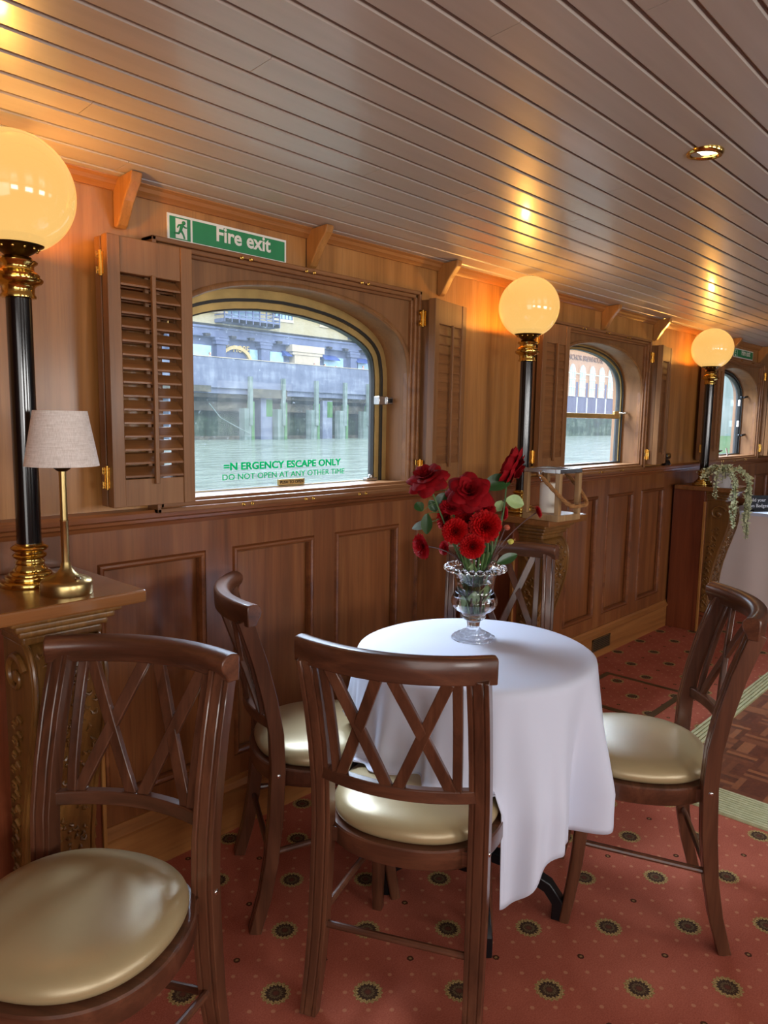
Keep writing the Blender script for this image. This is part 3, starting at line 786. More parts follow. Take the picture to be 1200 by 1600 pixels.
GL = (( .701, 1.79, 'nearest globe lamp on a black post, cut by the left edge of the photo'), (2.835, 1.79, 'middle globe lamp on a black post behind the bouquet'), (5.075, 1.80, 'farthest globe lamp on a black post beside the trailing plant'))
for a in GL: globe_lamp(*a)

# ------------------------------------------------------------------ small table lamp
tl = empty('table_lamp', (.722, 1.645, ZPED), 0, 'small brass table lamp with a white linen shade on the nearest pedestal', 'lamp')
b = MB(); b.lathe([(0, 0), (.047, 0), (.048, .003), (.048, .022), (.046, .027), (.040, .031), (.026, .037), (.016, .044), (.011, .052), (.009, .060), (.008, .064), (0, .064)], 48); tb = b.build('base', M['brushed'], tl, angle=35)
b = MB(); b.lathe([(0, .0), (.0052, 0), (.0052, .0015), (.004, .002), (0, .0015)], 16); o = b.build('touch_button', M['chrome'], tb); o.location = (.006, -.036, .0335); o.rotation_euler = (.5, 0, 0)
b = MB(); b.lathe([(.0075, .060), (.0075, .145), (.0081, .146), (.0081, .149), (.0068, .150), (.0068, .262)], 20); b.build('stem', M['brushed'], tl)
b = MB(); b.lathe([(.005, .246), (.010, .248), (.017, .254), (.019, .262), (.016, .264), (0, .264)], 24); b.build('socket_cup', M['antique'], tl)
b = MB(); b.lathe([(.0670, .258), (.0480, .366), (.0465, .366), (.0655, .258)], 56); b.v += b.v[:0]
b.f = [f for f in b.f if len(f) == 4]; n_ = 56
b.f += [(3 * n_ + k, 3 * n_ + (k + 1) % n_, (k + 1) % n_, k) for k in range(n_)]; b.mi = [0] * len(b.f)
b.build('lamp_shade', M['linen'], tl)
b = MB(); b.lathe([(0, .300), (.0475, .300), (.0475, .302), (0, .302)], 24); b.build('shade_carrier', M['steel'], tl)
tl.scale = (1.17, 1.17, 1.12)

# ------------------------------------------------------------------ chairs
# local frame: the sitter faces +x, y is to the sitter's left
def post_x(z):
    T = [(0, -.250), (.10, -.222), (.20, -.204), (.32, -.192), (.45, -.186), (.55, -.190), (.65, -.207), (.75, -.232), (.85, -.264), (.91, -.286)]
    for (a, p), (b, q) in zip(T[:-1], T[1:]):
        if a <= z <= b: return p + (q - p) * (z - a) / (b - a)
    return T[-1][1]
def post_y(z):
    T = [(0, .190), (.2, .186), (.45, .184), (.9, .186)]
    for (a, p), (b, q) in zip(T[:-1], T[1:]):
        if a <= z <= b: return p + (q - p) * (z - a) / (b - a)
    return .186
def back_pt(lat, z, bow=.048):
    return Vector((post_x(z) - bow * (1 - (lat / .19) ** 2), lat, z))
SEATX = -.03
def seat_r(a, k=1.0):
    # rounded seat outline: slightly squared, a little narrower at the back
    c, s = cos(a), sin(a); n = 2.35
    r = (abs(c / .200) ** n + abs(s / .203) ** n) ** (-1 / n)
    return r * k * (1 - .04 * max(0, -c))
def make_chair(name='dining_chair'):
    t = empty(name, (0, 0, 0))
    zs = [0, .05, .1, .15, .2, .26, .32, .38, .45, .5, .55, .6, .65, .7, .75, .8, .866]
    # rear posts run from the floor to the top rail; two grooves down the front and back faces
    w, d = .0225, .0185
    prof = [(-w, -d), (-.013, -d), (-.0112, -d + .0035), (-.0094, -d), (.0094, -d), (.0112, -d + .0035), (.013, -d), (w, -d), (w, d), (.013, d), (.0112, d - .0035), (.0094, d), (-.0094, d), (-.0112, d - .0035), (-.013, d), (-w, d)]
    for s in (1, -1):
        m = MB(); path = [(post_x(z), s * post_y(z), z) for z in zs]
        m.sweep(prof, path, (1, 0, 0), scales=[.86 + .16 * min(1, z / .3) for z in zs])
        leg = m.build('leg', M['chair'], t, angle=30, bevel=.0016, seg=1)
        b = MB(); b.sphere((0, 0, 0), .0065, 12, 8, (1, .55, 1)); o = b.build('bolt', M['chrome'], leg); o.location = (post_x(.44), s * (post_y(.44) + .0225), .44)
    for s in (1, -1):
        m = MB(); path = [(.118, s * .140, .40), (.122, s * .143, .30), (.132, s * .148, .18), (.148, s * .154, .07), (.160, s * .157, 0)]
        m.sweep([(-.017, -.013), (-.013, -.017), (.013, -.017), (.017, -.013), (.017, .013), (.013, .017), (-.013, .017), (-.017, .013)], path, (1, 0, 0), scales=[1.05, 1, .95, .85, .78]); m.build('leg', M['chair'], t, angle=50)
    # hoop seat frame with short ears to the posts
    N = 56; m = MB(); vs = []; fs = []
    for (k, z) in ((1.045, .395), (1.06, .400), (1.06, .438), (1.045, .442), (.90, .442), (.90, .395)):
        vs += [(SEATX + seat_r(2 * pi * i / N, k) * cos(2 * pi * i / N), seat_r(2 * pi * i / N, k) * sin(2 * pi * i / N), z) for i in range(N)]
    for j in range(6):
        for i in range(N):
            j2, i2 = (j + 1) % 6, (i + 1) % N; fs.append((j * N + i, j * N + i2, j2 * N + i2, j2 * N + i))
    m.add(vs, fs)
    for s in (1, -1): m.box(-.190, -.12, s * .150 - .02, s * .150 + .028 if s > 0 else s * .150 + .02, .402, .436)
    m.build('seat_frame', M['chair_y'], t, angle=35)
    # padded seat
    m = MB(); pr = [(0, .440), (.80, .440), (.94, .442), (.985, .449), (1.0, .458), (.985, .470), (.93, .483), (.82, .492), (.62, .498), (.35, .501), (0, .502)]
    vs = []; fs = []
    for k, z in pr[1:-1]:
        vs += [(SEATX + seat_r(2 * pi * i / N, k) * cos(2 * pi * i / N), seat_r(2 * pi * i / N, k) * sin(2 * pi * i / N), z) for i in range(N)]
    nn = len(pr) - 2
    for j in range(nn - 1):
        for i in range(N):
            i2 = (i + 1) % N; fs.append((j * N + i, j * N + i2, (j + 1) * N + i2, (j + 1) * N + i))
    b0 = len(vs); vs += [(SEATX, 0, .440), (SEATX, 0, .502)]
    for i in range(N):
        i2 = (i + 1) % N; fs += [(b0, i2, i), (b0 + 1, (nn - 1) * N + i, (nn - 1) * N + i2)]
    m.add(vs, fs); m.build('seat', M['vinyl'], t, angle=80, subsurf=1)
    # scrolled top rail
    lat = [(-.217 + .434 * i / 16) for i in range(17)]
    m = MB(); path = [back_pt(y, .858) for y in lat]
    rp = [(-.012, -.006), (.014, -.006), (.016, .018), (.016, .044), (.012, .050), (-.004, .052), (-.018, .048), (-.026, .040), (-.028, .028), (-.024, .016), (-.016, .006)]
    # a is horizontal: T x up ; walking towards +y, T x up = +x, so front is +a
    rp = [(-a, b) for a, b in rp]
    m.sweep(rp, path, (0, 0, 1)); m.build('top_rail', M['chair_y'], t, angle=38, bevel=.003)
    m = MB(); path = [back_pt(y, .578) for y in lat if abs(y) < .19]
    m.sweep([(-.011, -.015), (.011, -.015), (.011, .015), (-.011, .015)], path, (0, 0, 1)); m.build('lower_rail', M['chair_y'], t, angle=30, bevel=.003)
    # lattice of two crosses between two slim uprights
    m = MB(); z0, z1 = .588, .856; bw = .0128
    def bar(y0, y1, za, zb, hw=bw):
        p = [back_pt(y0 + (y1 - y0) * i / 6, za + (zb - za) * i / 6) for i in range(7)]
        m.sweep([(-hw, -.0065), (hw, -.0065), (hw, .0065), (-hw, .0065)], p, (1, 0, 0))
    for s in (1, -1):
        bar(s * .138, s * .146, z0, z1, .0105)
        bar(s * .126, s * .016, z0, z1); bar(s * .012, s * .130, z0, z1)
    m.build('lattice', M['chair'], t, angle=30, bevel=.002)
    # stretchers
    for s in (1, -1):
        m = MB(); m.tube([(post_x(.215), s * post_y(.2), .215), (.130, s * .147, .235)], .0085, 10); m.build('stretcher', M['chair_y'], t)
    m = MB(); m.tube([(post_x(.20) , -post_y(.2), .20), (post_x(.20), post_y(.2), .20)], .0085, 10); m.build('stretcher', M['chair_y'], t)
    return t
proto = make_chair()
CH = [(1.358, 1.118, .438, 'dark wooden cross-back chair with its back to the viewer, in front of the white table'),
      (1.444, 1.541, -.522, 'dark wooden cross-back chair left of the white table, against the panelling'),
      (1.974, .865, 2.121, 'dark wooden cross-back chair side-on at the right of the white table'),
      (.524, 1.256, -2.63, 'dark wooden cross-back chair turned to the viewer at the lower left'),
      (2.19, 1.46, -2.55, 'dark wooden cross-back chair behind the bouquet, on the far side of the table')]
for i, (x, y, th, lb) in enumerate(CH):
    c = proto if i == 0 else copy_tree(proto)
    c.location = (x, y, 0); c.rotation_euler = (0, 0, th); tag(c, lb, 'chair', 'cross-back dining chairs')

# ------------------------------------------------------------------ table, cloth
TX, TY, TR, TZ = 1.66, 1.18, .318, .740
tb = empty('round_table', (TX, TY, 0), 0, 'small round table under the white cloth, its black iron feet showing', 'table')
m = MB(); m.lathe([(0, .712), (.31, .712), (.316, .718), (.316, .732), (.31, .737), (0, .737)], 64); m.build('tabletop', M['chair'], tb)
m = MB(); m.tube([(0, 0, .12), (0, 0, .712)], .03, 16); m.lathe([(0, .10), (.045, .10), (.05, .12), (.05, .16), (.035, .18), (0, .18)], 20); m.build('column', M['iron'], tb)
for a in (-133, -68, 47, 131):
    m = MB(); ca, sa = cos(rad(a)), sin(rad(a)); R_ = .245 if a != -68 else .26
    pth = [(ca * .04, sa * .04, .15), (ca * .13, sa * .13, .135), (ca * (R_ - .03), sa * (R_ - .03), .09), (ca * R_, sa * R_, .05), (ca * R_, sa * R_, 0)]
    m.sweep([(-.016, -.018), (.016, -.018), (.016, .018), (-.016, .018)], pth, (0, 0, 1) if False else (-sa, ca, 0)); m.build('leg', M['iron'], tb, bevel=.003)

def cloth_fn():
    NA, ND = 300, 46
    def drop(a):
        k = max(0, cos(4 * (a - rad(-131)))) if True else 0
        return .425 + .12 * k ** 1.6
    seats = [(CH[i][0] + SEATX * cos(CH[i][2]), CH[i][1] + SEATX * sin(CH[i][2])) for i in (0, 1, 2, 4)]
    def P(u, v):
        a = 2 * pi * u
        if v < .35:
            r = TR * v / .35; return (r * cos(a), r * sin(a), TZ + .004)
        s = (v - .35) / .65; D = drop(a); d = D * s
        # the edge rolls over, then folds widen downwards
        roll = .014
        if d < roll * pi / 2:
            q_ = d / roll; r = TR + roll * sin(q_); z = TZ + .004 - roll * (1 - cos(q_))
        else:
            dd = d - roll * pi / 2; r = TR + roll; z = TZ + .004 - roll - dd
            f = min(1, dd / .30)
            fold = (.55 * sin(9 * a + .6) + .35 * sin(14 * a + 2.1) + .25 * sin(5 * a + 1.0))
            r += .046 * f * (fold + .22 * sin(18 * a + 1.2) + .12 * sin(28 * a + 4.2)) + .028 * f
            fine = .004 * f * sin(31 * a + 3 * s); r += fine
        x, y = r * cos(a), r * sin(a)
        for si_, (sx, sy) in enumerate(seats):
            if si_ > 0:
                if z < .53:
                    for _ in range(12):
                        if math.hypot(TX + x - sx, TY + y - sy) > .222: break
                        x *= .97; y *= .97
                continue
            dx, dy = TX + x - sx, TY + y - sy; q_ = math.hypot(dx, dy)
            if q_ < .212 and z < .512:
                over = .512 - z; z = .508 - .006 * min(1, over / .1) if q_ < .19 else max(z, .508 - (q_ - .19) * 6 * .5)
                x += cos(a) * over * .05; y += sin(a) * over * .05
        return (x, y, z)
    m = MB(); m.grid(P, NA, ND, wrap=True); return m
o = cloth_fn().build('tablecloth', M['cloth'], angle=70, solid=.002)
o.location = (TX, TY, 0); tag(o, 'white linen cloth draped over the small round table', 'tablecloth')

# ------------------------------------------------------------------ vase and bouquet
VX, VY, VZ = 1.735, 1.242, TZ + .0045
va = empty('glass_vase', (VX, VY, VZ), 0, 'clear cut glass urn vase with a scalloped rim on the white table', 'vase')
m = MB()
foot = [(0, 0), (.062, 0), (.064, .003), (.063, .007), (.053, .010), (.052, .014), (.037, .018), (.036, .022), (.023, .028), (.018, .037), (.019, .046)]
m.lathe(foot + [(.020, .053), (0, .053)], 48, fn=lambda a: 1 + .02 * cos(8 * a))
m.build('foot', M['crystal'], va, angle=30)
m = MB()
outp = [(0, .0535), (.018, .0535), (.030, .060), (.036, .067), (.034, .073), (.038, .080), (.053, .087), (.063, .097), (.068, .109), (.067, .121), (.061, .132), (.0565, .142), (.056, .160), (.058, .180), (.064, .196), (.074, .207)]
inp = [(.070, .209), (.060, .197), (.054, .181), (.052, .160), (.052, .136), (.051, .122), (.054, .112), (.052, .102), (.044, .092), (.030, .084), (0, .080)]
m.lathe(outp + inp, 56, fn=lambda a: 1.0); m.build('bowl', M['crystal'], va, angle=50)
m = MB()
for k in range(24):
    a = 2 * pi * k / 24; m.sphere((cos(a) * .0815, sin(a) * .0815, .211), .0112, 12, 8, (1, 1, .8))
m.build('scalloped_rim', M['crystal'], va, angle=80)
m = MB(); m.lathe([(0, .0805)] + [(r - .0006, z) for r, z in inp[::-1][1:8]] + [(.0525, .172), (0, .172)], 40); m.build('water', M['water'], va, angle=50)

def bez(p0, p1, p2, n=10):
    p0, p1, p2 = Vector(p0), Vector(p1), Vector(p2)
    return [p0 * (1 - t) ** 2 + p1 * 2 * t * (1 - t) + p2 * t * t for t in [i / n for i in range(n + 1)]]
def orient(d):
    return Vector(d).normalized().to_track_quat('Z', 'Y').to_matrix().to_4x4()
def petal(mb, L, Wd, cup, roll, base_r, tilt, az, z0=0, notch=0.0, nu=5, nv=5, blunt=False):
    # petal growing from the centre outwards; tilt 0 = upright, pi/2 = flat
    def P(u, v):
        s = (u - .5) * 2; w = Wd * (sin(pi * (v * .82 + .12)) ** .7) * .5
        if blunt: w = Wd * .5 * min(1, (v * 1.5 + .05)) ** .6 * (1 - .22 * v ** 6)
        r = L * v * ((1 - .16 * s * s) if blunt else 1); a = tilt * (.55 + .45 * v) + roll * v * v
        rad_ = base_r + r * sin(a); z = z0 + r * cos(a)
        x = rad_ - cup * (s * s) * w; y = s * w
        ripple = notch * sin(s * 7) * v
        return (x * cos(az) - y * sin(az), x * sin(az) + y * cos(az), z + ripple)
    mb.grid(P, nu, nv)
def rose_bloom(size, sd, openness=1.0):
    m = MB(); rr = random.Random(sd)
    layers = [(3, .04, .02, .98, .55), (4, .10, .10, 1.02, .75), (5, .17, .20, 1.04, .95), (5, .26, .34, 1.05, 1.2), (6, .36, .52, 1.06, 1.35), (6, .46, .80, 1.0, 1.35)]
    for li, (n, br, ti, ln, wd) in enumerate(layers):
        for k in range(n):
            az = 2 * pi * (k + .37 * li) / n + rr.uniform(-.15, .15)
            petal(m, size * 1.15 * ln * rr.uniform(.94, 1.04), size * wd, .55, .12 + .14 * li * openness, size * br * .62, ti * openness + rr.uniform(-.04, .06), az, 0, size * .02, 8, 8, True)
    return m
def dahlia_bloom(size, sd):
    m = MB(); rr = random.Random(sd)
    rows = [(24, .98, 1.60), (24, .97, 1.45), (22, .92, 1.28), (20, .84, 1.10), (17, .74, .92), (14, .62, .72), (10, .48, .5), (6, .34, .25)]
    for li, (n, ln, ti) in enumerate(rows):
        for k in range(n):
            az = 2 * pi * (k + .5 * (li % 2)) / n + rr.uniform(-.06, .06)
            petal(m, size * ln * rr.uniform(.93, 1.03), size * .34, -.9, -.25, .002, ti + rr.uniform(-.05, .05), az, size * .05 * li * .6, 0, 2, 4)
    return m
def leaf_mesh(mb, base, tip, width, nrm, droop=.1):
    base, tip, nrm = Vector(base), Vector(tip), Vector(nrm).normalized(); ax = tip - base; L = ax.length; T = ax.normalized()
    side = T.cross(nrm).normalized(); nn = side.cross(T)
    def P(u, v):
        s = (u - .5) * 2; w = width * .5 * sin(pi * min(1, v * .93 + .05)) ** .75
        return base + ax * v + side * (s * w) + nn * (abs(s) * w * .35 - droop * L * v * v)
    mb.grid(P, 6, 10)
MOUTH = Vector((0, 0, .2))
def flower(kind, name, pos, facing, size, label, sd, cat='flower', group=None, leaves=(), stem='stem', mouth_ang=0.0):
    f = empty(name, (VX, VY, VZ), 0, label, cat, group)
    pos = Vector(pos); fd = Vector(facing).normalized()
    mx = Vector((cos(mouth_ang) * .03, sin(mouth_ang) * .03, .205)); bx = Vector((-cos(mouth_ang) * .022, -sin(mouth_ang) * .022, .090 + .01 * (sd % 3)))
    neck = pos - fd * size * .35
    st = MB(); path = bez(bx, bx * .3 + mx * .7, mx, 5)[:-1] + bez(mx, mx + (mx - bx).normalized() * (neck - mx).length * .5, neck, 9)
    st.tube(path, .0018 if stem == 'stem_red' else .0026, 7); so = st.build('stem', M[stem], f)
    if kind == 'rose': b = rose_bloom(size, sd); mat = M['petal_rose']
    elif kind == 'dahlia': b = dahlia_bloom(size, sd); mat = M['petal_dahlia']
    elif kind == 'pink': b = dahlia_bloom(size, sd); mat = M['petal_pink']
    else:
        b = MB(); b.sphere((0, 0, size * .6), size, 14, 10, (1, 1, 1.1)); mat = M[kind]
    b.xf(Matrix.Translation(neck) @ orient(fd)); b.build('bloom' if kind in ('rose', 'dahlia', 'pink') else 'bud', mat, f, angle=80)
    cx = MB()
    for k in range(5): petal(cx, size * .5, size * .22, 0, .3, .001, 1.2, 2 * pi * k / 5, -.001, 0, 2, 3)
    cx.xf(Matrix.Translation(neck) @ orient(fd)); cx.build('calyx', M['leaf'], f, angle=80)
    for (b0, t0, w0, mat) in leaves:
        lm = MB(); lm_n = Vector((-.75, -.55, .35)); leaf_mesh(lm, b0, t0, w0, lm_n); lm.build('leaf', M[mat], f, angle=80)
        pm = MB(); near = min(path, key=lambda p: (p - Vector(b0)).length); pm.tube([near, near * .5 + Vector(b0) * .5 + Vector((0, 0, .003)), b0], .0012, 6); pm.build('leaf_stalk', M['stem'], f)
    return f
TC = Vector((-.78, -.56, .28))         # from the bouquet towards the viewer's side of the table
LFT, UP = Vector((-.50, .74, 0)), Vector((0, 0, 1))
G1, G2 = 'red roses in the vase', 'red dahlias in the vase'
flower('rose', 'rose', (-.084, .119, .466), TC * .55 + LFT * .35 + UP * .75, .046, 'dark red rose leaning out at the upper left of the bouquet', 1, group=G1, mouth_ang=2.2,
       leaves=[((-.060, .128, .400), (-.045, .112, .368), .03, 'leaf'), ((-.085, .135, .370), (-.082, .160, .395), .030, 'leaf'), ((-.09, .112, .365), (-.092, .110, .305), .034, 'leaf')])
flower('rose', 'rose', (.013, .038, .425), TC + UP * .35, .052, 'largest red rose, facing out at the top centre of the bouquet', 2, group=G1, mouth_ang=4,
       leaves=[((-.01, .11, .42), (-.03, .12, .375), .04, 'leaf'), ((-.02, .12, .43), (.0, .13, .445), .034, 'leaf')])
flower('rose', 'rose', (.127, -.027, .500), Vector((.5, -.45, -.35)) + TC * .15, .048, 'drooping dark red rose at the upper right of the bouquet', 3, group=G1, mouth_ang=5.6,
       leaves=[((.052, .018, .442), (.116, -.040, .468), .052, 'leaf'), ((.105, -.028, .405), (.140, -.068, .392), .042, 'leaf_pale'), ((.10, -.02, .40), (.088, -.005, .37), .03, 'leaf_pale')])
flower('dahlia', 'dahlia', (-.073, .022, .324), TC + LFT * .1, .038, 'bright red dahlia facing out at the left of the front pair', 4, group=G2, mouth_ang=2.8)
flower('dahlia', 'dahlia', (-.014, -.039, .339), TC, .047, 'largest bright red dahlia, facing out right of centre', 5, group=G2, mouth_ang=4.6)
flower('dahlia', 'dahlia', (-.060, -.030, .284), TC + UP * -.1, .036, 'lowest red dahlia, just above the vase rim', 6, group=G2, mouth_ang=3.7)
flower('pink', 'dahlia', (-.121, .108, .272), LFT + UP * -.4 + TC * .7, .038, 'crimson dahlia hanging out low at the left of the bouquet', 7, group=G2, stem='stem_red', mouth_ang=2.4)
flower('dahlia', 'dahlia', (-.028, .098, .352), LFT + TC * .4, .042, 'red dahlia half hidden at the left behind the front pair', 8, group=G2, mouth_ang=2.0,
       leaves=[((-.06, .125, .335), (-.098, .160, .318), .026, 'leaf_blue')])
flower('pink', 'dahlia', (-.022, .075, .385), TC * .6 + UP, .038, 'crimson dahlia seen edge-on under the largest rose, left', 9, group=G2, mouth_ang=1.2)
flower('pink', 'dahlia', (.045, .005, .385), UP + TC * .5 - LFT * .4, .036, 'crimson dahlia seen edge-on under the largest rose, right', 10, group=G2, mouth_ang=5.2)
flower('pink', 'dahlia', (.098, -.030, .366), -LFT + TC * .2, .022, 'small crimson dahlia side-on at the right of the front pair', 11, group=G2, stem='stem_red', mouth_ang=5.8)
flower('pink', 'dahlia', (-.036, .090, .262), LFT * .6 + TC * .4, .022, 'small crimson dahlia tucked low at the left above the rim', 15, group=G2, stem='stem_red', mouth_ang=2.6)
flower('dahlia', 'dahlia', (.012, .045, .345), TC + UP * .2, .040, 'deep red dahlia half hidden between the largest rose and the front pair', 16, group=G2, mouth_ang=3.0)
flower('pink', 'zinnia', (.162, -.105, .372), -LFT + UP * .3 + TC * .2, .018, 'small fading red flower on a long thin stem at the far right', 12, stem='stem_red', mouth_ang=5.5)
flower('bud', 'flower_bud', (.076, -.051, .328), UP * -.3 - LFT, .0085, 'round orange bud at the right of the bouquet', 13, 'flower bud', stem='stem_red', mouth_ang=5.2)
flower('bud_y', 'flower_bud', (.081, -.062, .286), UP * .2 - LFT + TC * .3, .0085, 'yellow green bud low at the right of the bouquet', 14, 'flower bud', stem='stem_red', mouth_ang=5.0,
       leaves=[((.012, -.068, .232), (.062, -.102, .258), .030, 'leaf'), ((.0, -.03, .22), (.035, -.02, .285), .035, 'leaf')])
# cut foliage filling the bowl
fo = empty('cut_foliage', (VX, VY, VZ), 0, 'green stems and leaves standing in the water of the glass vase', 'foliage')
rr = random.Random(3)
for k in range(20):
    a = rr.uniform(0, 6.28); r0 = rr.uniform(.004, .022)
    st = MB(); st.tube([(r0 * cos(a), r0 * sin(a), .088), (r0 * 1.2 * cos(a + .2), r0 * 1.2 * sin(a + .2), .15), (.032 * cos(a + .4), .032 * sin(a + .4), .225), (.04 * cos(a + .4), .04 * sin(a + .4), .26)], .0024, 6); st.build('stem', M['stem'] if k % 3 else M['stem_red'], fo)
for k in range(20):
    a = k * 2.4; z0 = .09 + .0062 * k; lm = MB(); r1 = .040
    leaf_mesh(lm, (.008 * cos(a), .008 * sin(a), z0 - .01), (r1 * cos(a + .5) * .95, r1 * sin(a + .5) * .95, z0 + .035), .030, (cos(a + .5), sin(a + .5), .5), .0); lm.build('leaf', M['leaf_pale'] if k % 3 else M['leaf'], fo, angle=80)

# ------------------------------------------------------------------ lantern and its candle
ln = empty('lantern', (2.745, 1.585, ZPED), rad(-4), 'square wooden lantern with steel corners and a rope handle on the middle pedestal', 'lantern')
a, b, p = .082, .088, .021
m = MB(); m.box(-a, a, -b, b, 0, .026); m.build('base', M['lantern'], ln, smooth=False, bevel=.002)
for sx in (-1, 1):
    for sy in (-1, 1):
        m = MB(); x, y = sx * (a - p / 2), sy * (b - p / 2); m.box(x - p / 2, x + p / 2, y - p / 2, y + p / 2, .026, .195); m.build('post', M['lantern'], ln, smooth=False, bevel=.0015)
m = MB(); m.box(-a, a, -b, -b + p, .195, .213); m.box(-a, a, b - p, b, .195, .213); m.box(-a, -a + p, -b + p, b - p, .195, .213); m.box(a - p, a, -b + p, b - p, .195, .213); m.build('top_frame', M['steel'], ln, smooth=False, bevel=.0015)
m = MB(); m.box(-a + p, a - p, -b + p, b - p, .203, .207); m.build('top_glass', M['clearpane'], ln, smooth=False)
for s in (-1, 1):
    m = MB(); m.box(s * (a - .011) - .001, s * (a - .011) + .001, -b + p, b - p, .026, .195); m.build('pane', M['clearpane'], ln, smooth=False)
    m = MB(); m.box(-a + p, a - p, s * (b - .011) - .001, s * (b - .011) + .001, .026, .195); m.build('pane', M['clearpane'], ln, smooth=False)
hp = []
for i in range(61):
    t = i / 60; ang = pi * t; c_ = cos(ang); s_ = sin(ang)
    hp.append(Vector((-(a + .014) * (1 if c_ > 0 else -1) * abs(c_) ** .38, -s_ * (b + .045), .186 - .120 * s_ ** 1.1)))
for ph in range(3):
    m = MB(); pts = []
    for i, c_ in enumerate(hp):
        tw = i * .55 + ph * 2 * pi / 3
        T = (hp[min(i + 1, 60)] - hp[max(i - 1, 0)]).normalized(); B = Vector((.31, .86, .4)).normalized(); B = (B - T * B.dot(T)).normalized(); A = T.cross(B)
        pts.append(c_ + (A * cos(tw) + B * sin(tw)) * .0042)
    if ph == 0: rope = MB()
    rope.tube(pts, .0052, 7)
rope.build('rope_handle', M['rope'], ln, angle=80)
for s in (-1, 1):
    m = MB(); m.tube([(s * (a + .002), 0, .200), (s * (a + .013), 0, .198), (s * (a + .0145), -.006, .178), (s * (a + .0145), -.016, .165)], .0062, 12); m.build('handle_ferrule', M['chrome'], ln)
cd = empty('pillar_candle', (2.752, 1.605, ZPED + .026), 0, 'ivory pillar candle inside the wooden lantern', 'candle')
m = MB(); m.lathe([(0, 0), (.037, 0), (.038, .002), (.038, .118), (.035, .122), (.028, .120), (0, .118)], 32); m.build('wax', M['wax'], cd)
m = MB(); m.tube([(0, 0, .118), (0, 0, .126), (.002, 0, .130)], .0013, 6); m.build('wick', M['dark'], cd)
pc = MB(); pc.box(-.055, .055, -.045, .045, 0, .0015); o = pc.build('paper_card', M['white'], smooth=False); o.location = (2.945, 1.61, ZPED + .0003); o.rotation_euler = (0, 0, .15); tag(o, 'white paper card lying beside the lantern', 'card')

# ------------------------------------------------------------------ pot plant on the far pedestal
pp = empty('pot_plant', (5.02, 1.665, ZPED), 0, 'trailing variegated plant in a pale ribbed pot beside the farthest globe lamp', 'plant')
m = MB(); m.lathe([(0, 0), (.052, 0), (.064, .095), (.066, .10), (.060, .10), (.055, .085), (0, .085)], 40, fn=lambda a: 1 + .012 * cos(20 * a)); m.build('pot', M['pot'], pp, angle=50)
rr = random.Random(11)
def small_leaf(mb, p, d, L):
    d = Vector(d).normalized(); s = d.cross(Vector((rr.uniform(-1, 1), rr.uniform(-1, 1), rr.uniform(-.3, 1)))).normalized(); n_ = d.cross(s) * L * .18
    p = Vector(p); w = L * .36
    mb.add([p, p + d * L * .35 + s * w + n_, p + d * L, p + d * L * .35 - s * w + n_, p + d * L * .45], [(0, 1, 4), (1, 2, 4), (2, 3, 4), (3, 0, 4)])
vines = []
for k in range(26):
    a = rr.uniform(0, 2 * pi); r1 = rr.uniform(.07, .12); zd = rr.uniform(-.02, .05)
    vines.append([(0.02 * cos(a), .02 * sin(a), .09), (.05 * cos(a), .05 * sin(a), .125 + rr.uniform(0, .02)), (r1 * cos(a), r1 * sin(a), .10 + rr.uniform(-.02, .02)), (r1 * 1.25 * cos(a), r1 * 1.25 * sin(a), .045 + zd)])
# long trailers hanging over the front edge
for (ax, ay, zl, n_) in ((-.135, -.12, -.255, 3), (-.15, -.115, -.2, 2), (.06, -.135, -.28, 4), (.115, -.13, -.36, 4), (.15, -.12, -.22, 4), (-.19, -.02, -.07, 2)):
    for j in range(n_):
        ex, ey = ax + rr.uniform(-.02, .02), ay + rr.uniform(-.015, .01); zz = zl * rr.uniform(.8, 1)
        vines.append([(ax * .2, ay * .2, .09), (ax * .6, ay * .6, .125), (ax, ay - .01, .06), (ex, ey - .012, zz * .35), (ex + rr.uniform(-.012, .012), ey - .01, zz * .7), (ex, ey - .012, zz)])
vb = MB(); vl = MB()
for vn in vines:
    vb.tube(vn, .0014, 5)
    for (p, q_) in zip(vn[:-1], vn[1:]):
        p, q_ = Vector(p), Vector(q_); nl = max(3, int((q_ - p).length / .008))
        for i in range(nl):
            pt = p.lerp(q_, (i + rr.random()) / nl)
            small_leaf(vl, pt, (rr.uniform(-1, 1), rr.uniform(-1, 1), rr.uniform(-.6, .5)), rr.uniform(.014, .026))
fo2 = vl.build('foliage', M['varieg'], pp, smooth=False); vb.build('vines', M['stem'], pp)

# dark gadget on the window ledge
gd = empty('spotlight', (4.80, 1.945, 1.112), rad(10), 'small black swivel spotlight on the ledge under the sash window shutter', 'lamp')
m = MB(); m.lathe([(0, 0), (.026, 0), (.028, .006), (.022, .016), (.018, .024), (0, .024)], 20); m.build('base', M['black'], gd)
m = MB(); m.sweep([(-.013, -.015), (.013, -.015), (.018, .0), (.013, .015), (-.013, .015), (-.018, 0)], [(-.04, 0, .040), (.04, 0, .042)], (0, 0, 1)); m.build('head', M['black'], gd, bevel=.004)
m = MB(); m.tube([(.04, 0, .042), (.062, 0, .044)], [.006, .004], 10); m.build('nozzle', M['chrome'], gd)
gd.scale = (1.3, 1.0, 1.35)
# papers in the farthest window
for i, (xx, yy, a_) in enumerate(((6.28, 2.03, .2),)):
    m = MB(); m.box(-.035, .035, -.001, .001, 0, .07); o = m.build('paper_note', M['white'], smooth=False); o.location = (xx - .12, yy - .02, 1.126); o.rotation_euler = (-.2, 0, a_); tag(o, 'white paper note standing on the sill of the farthest window', 'paper')

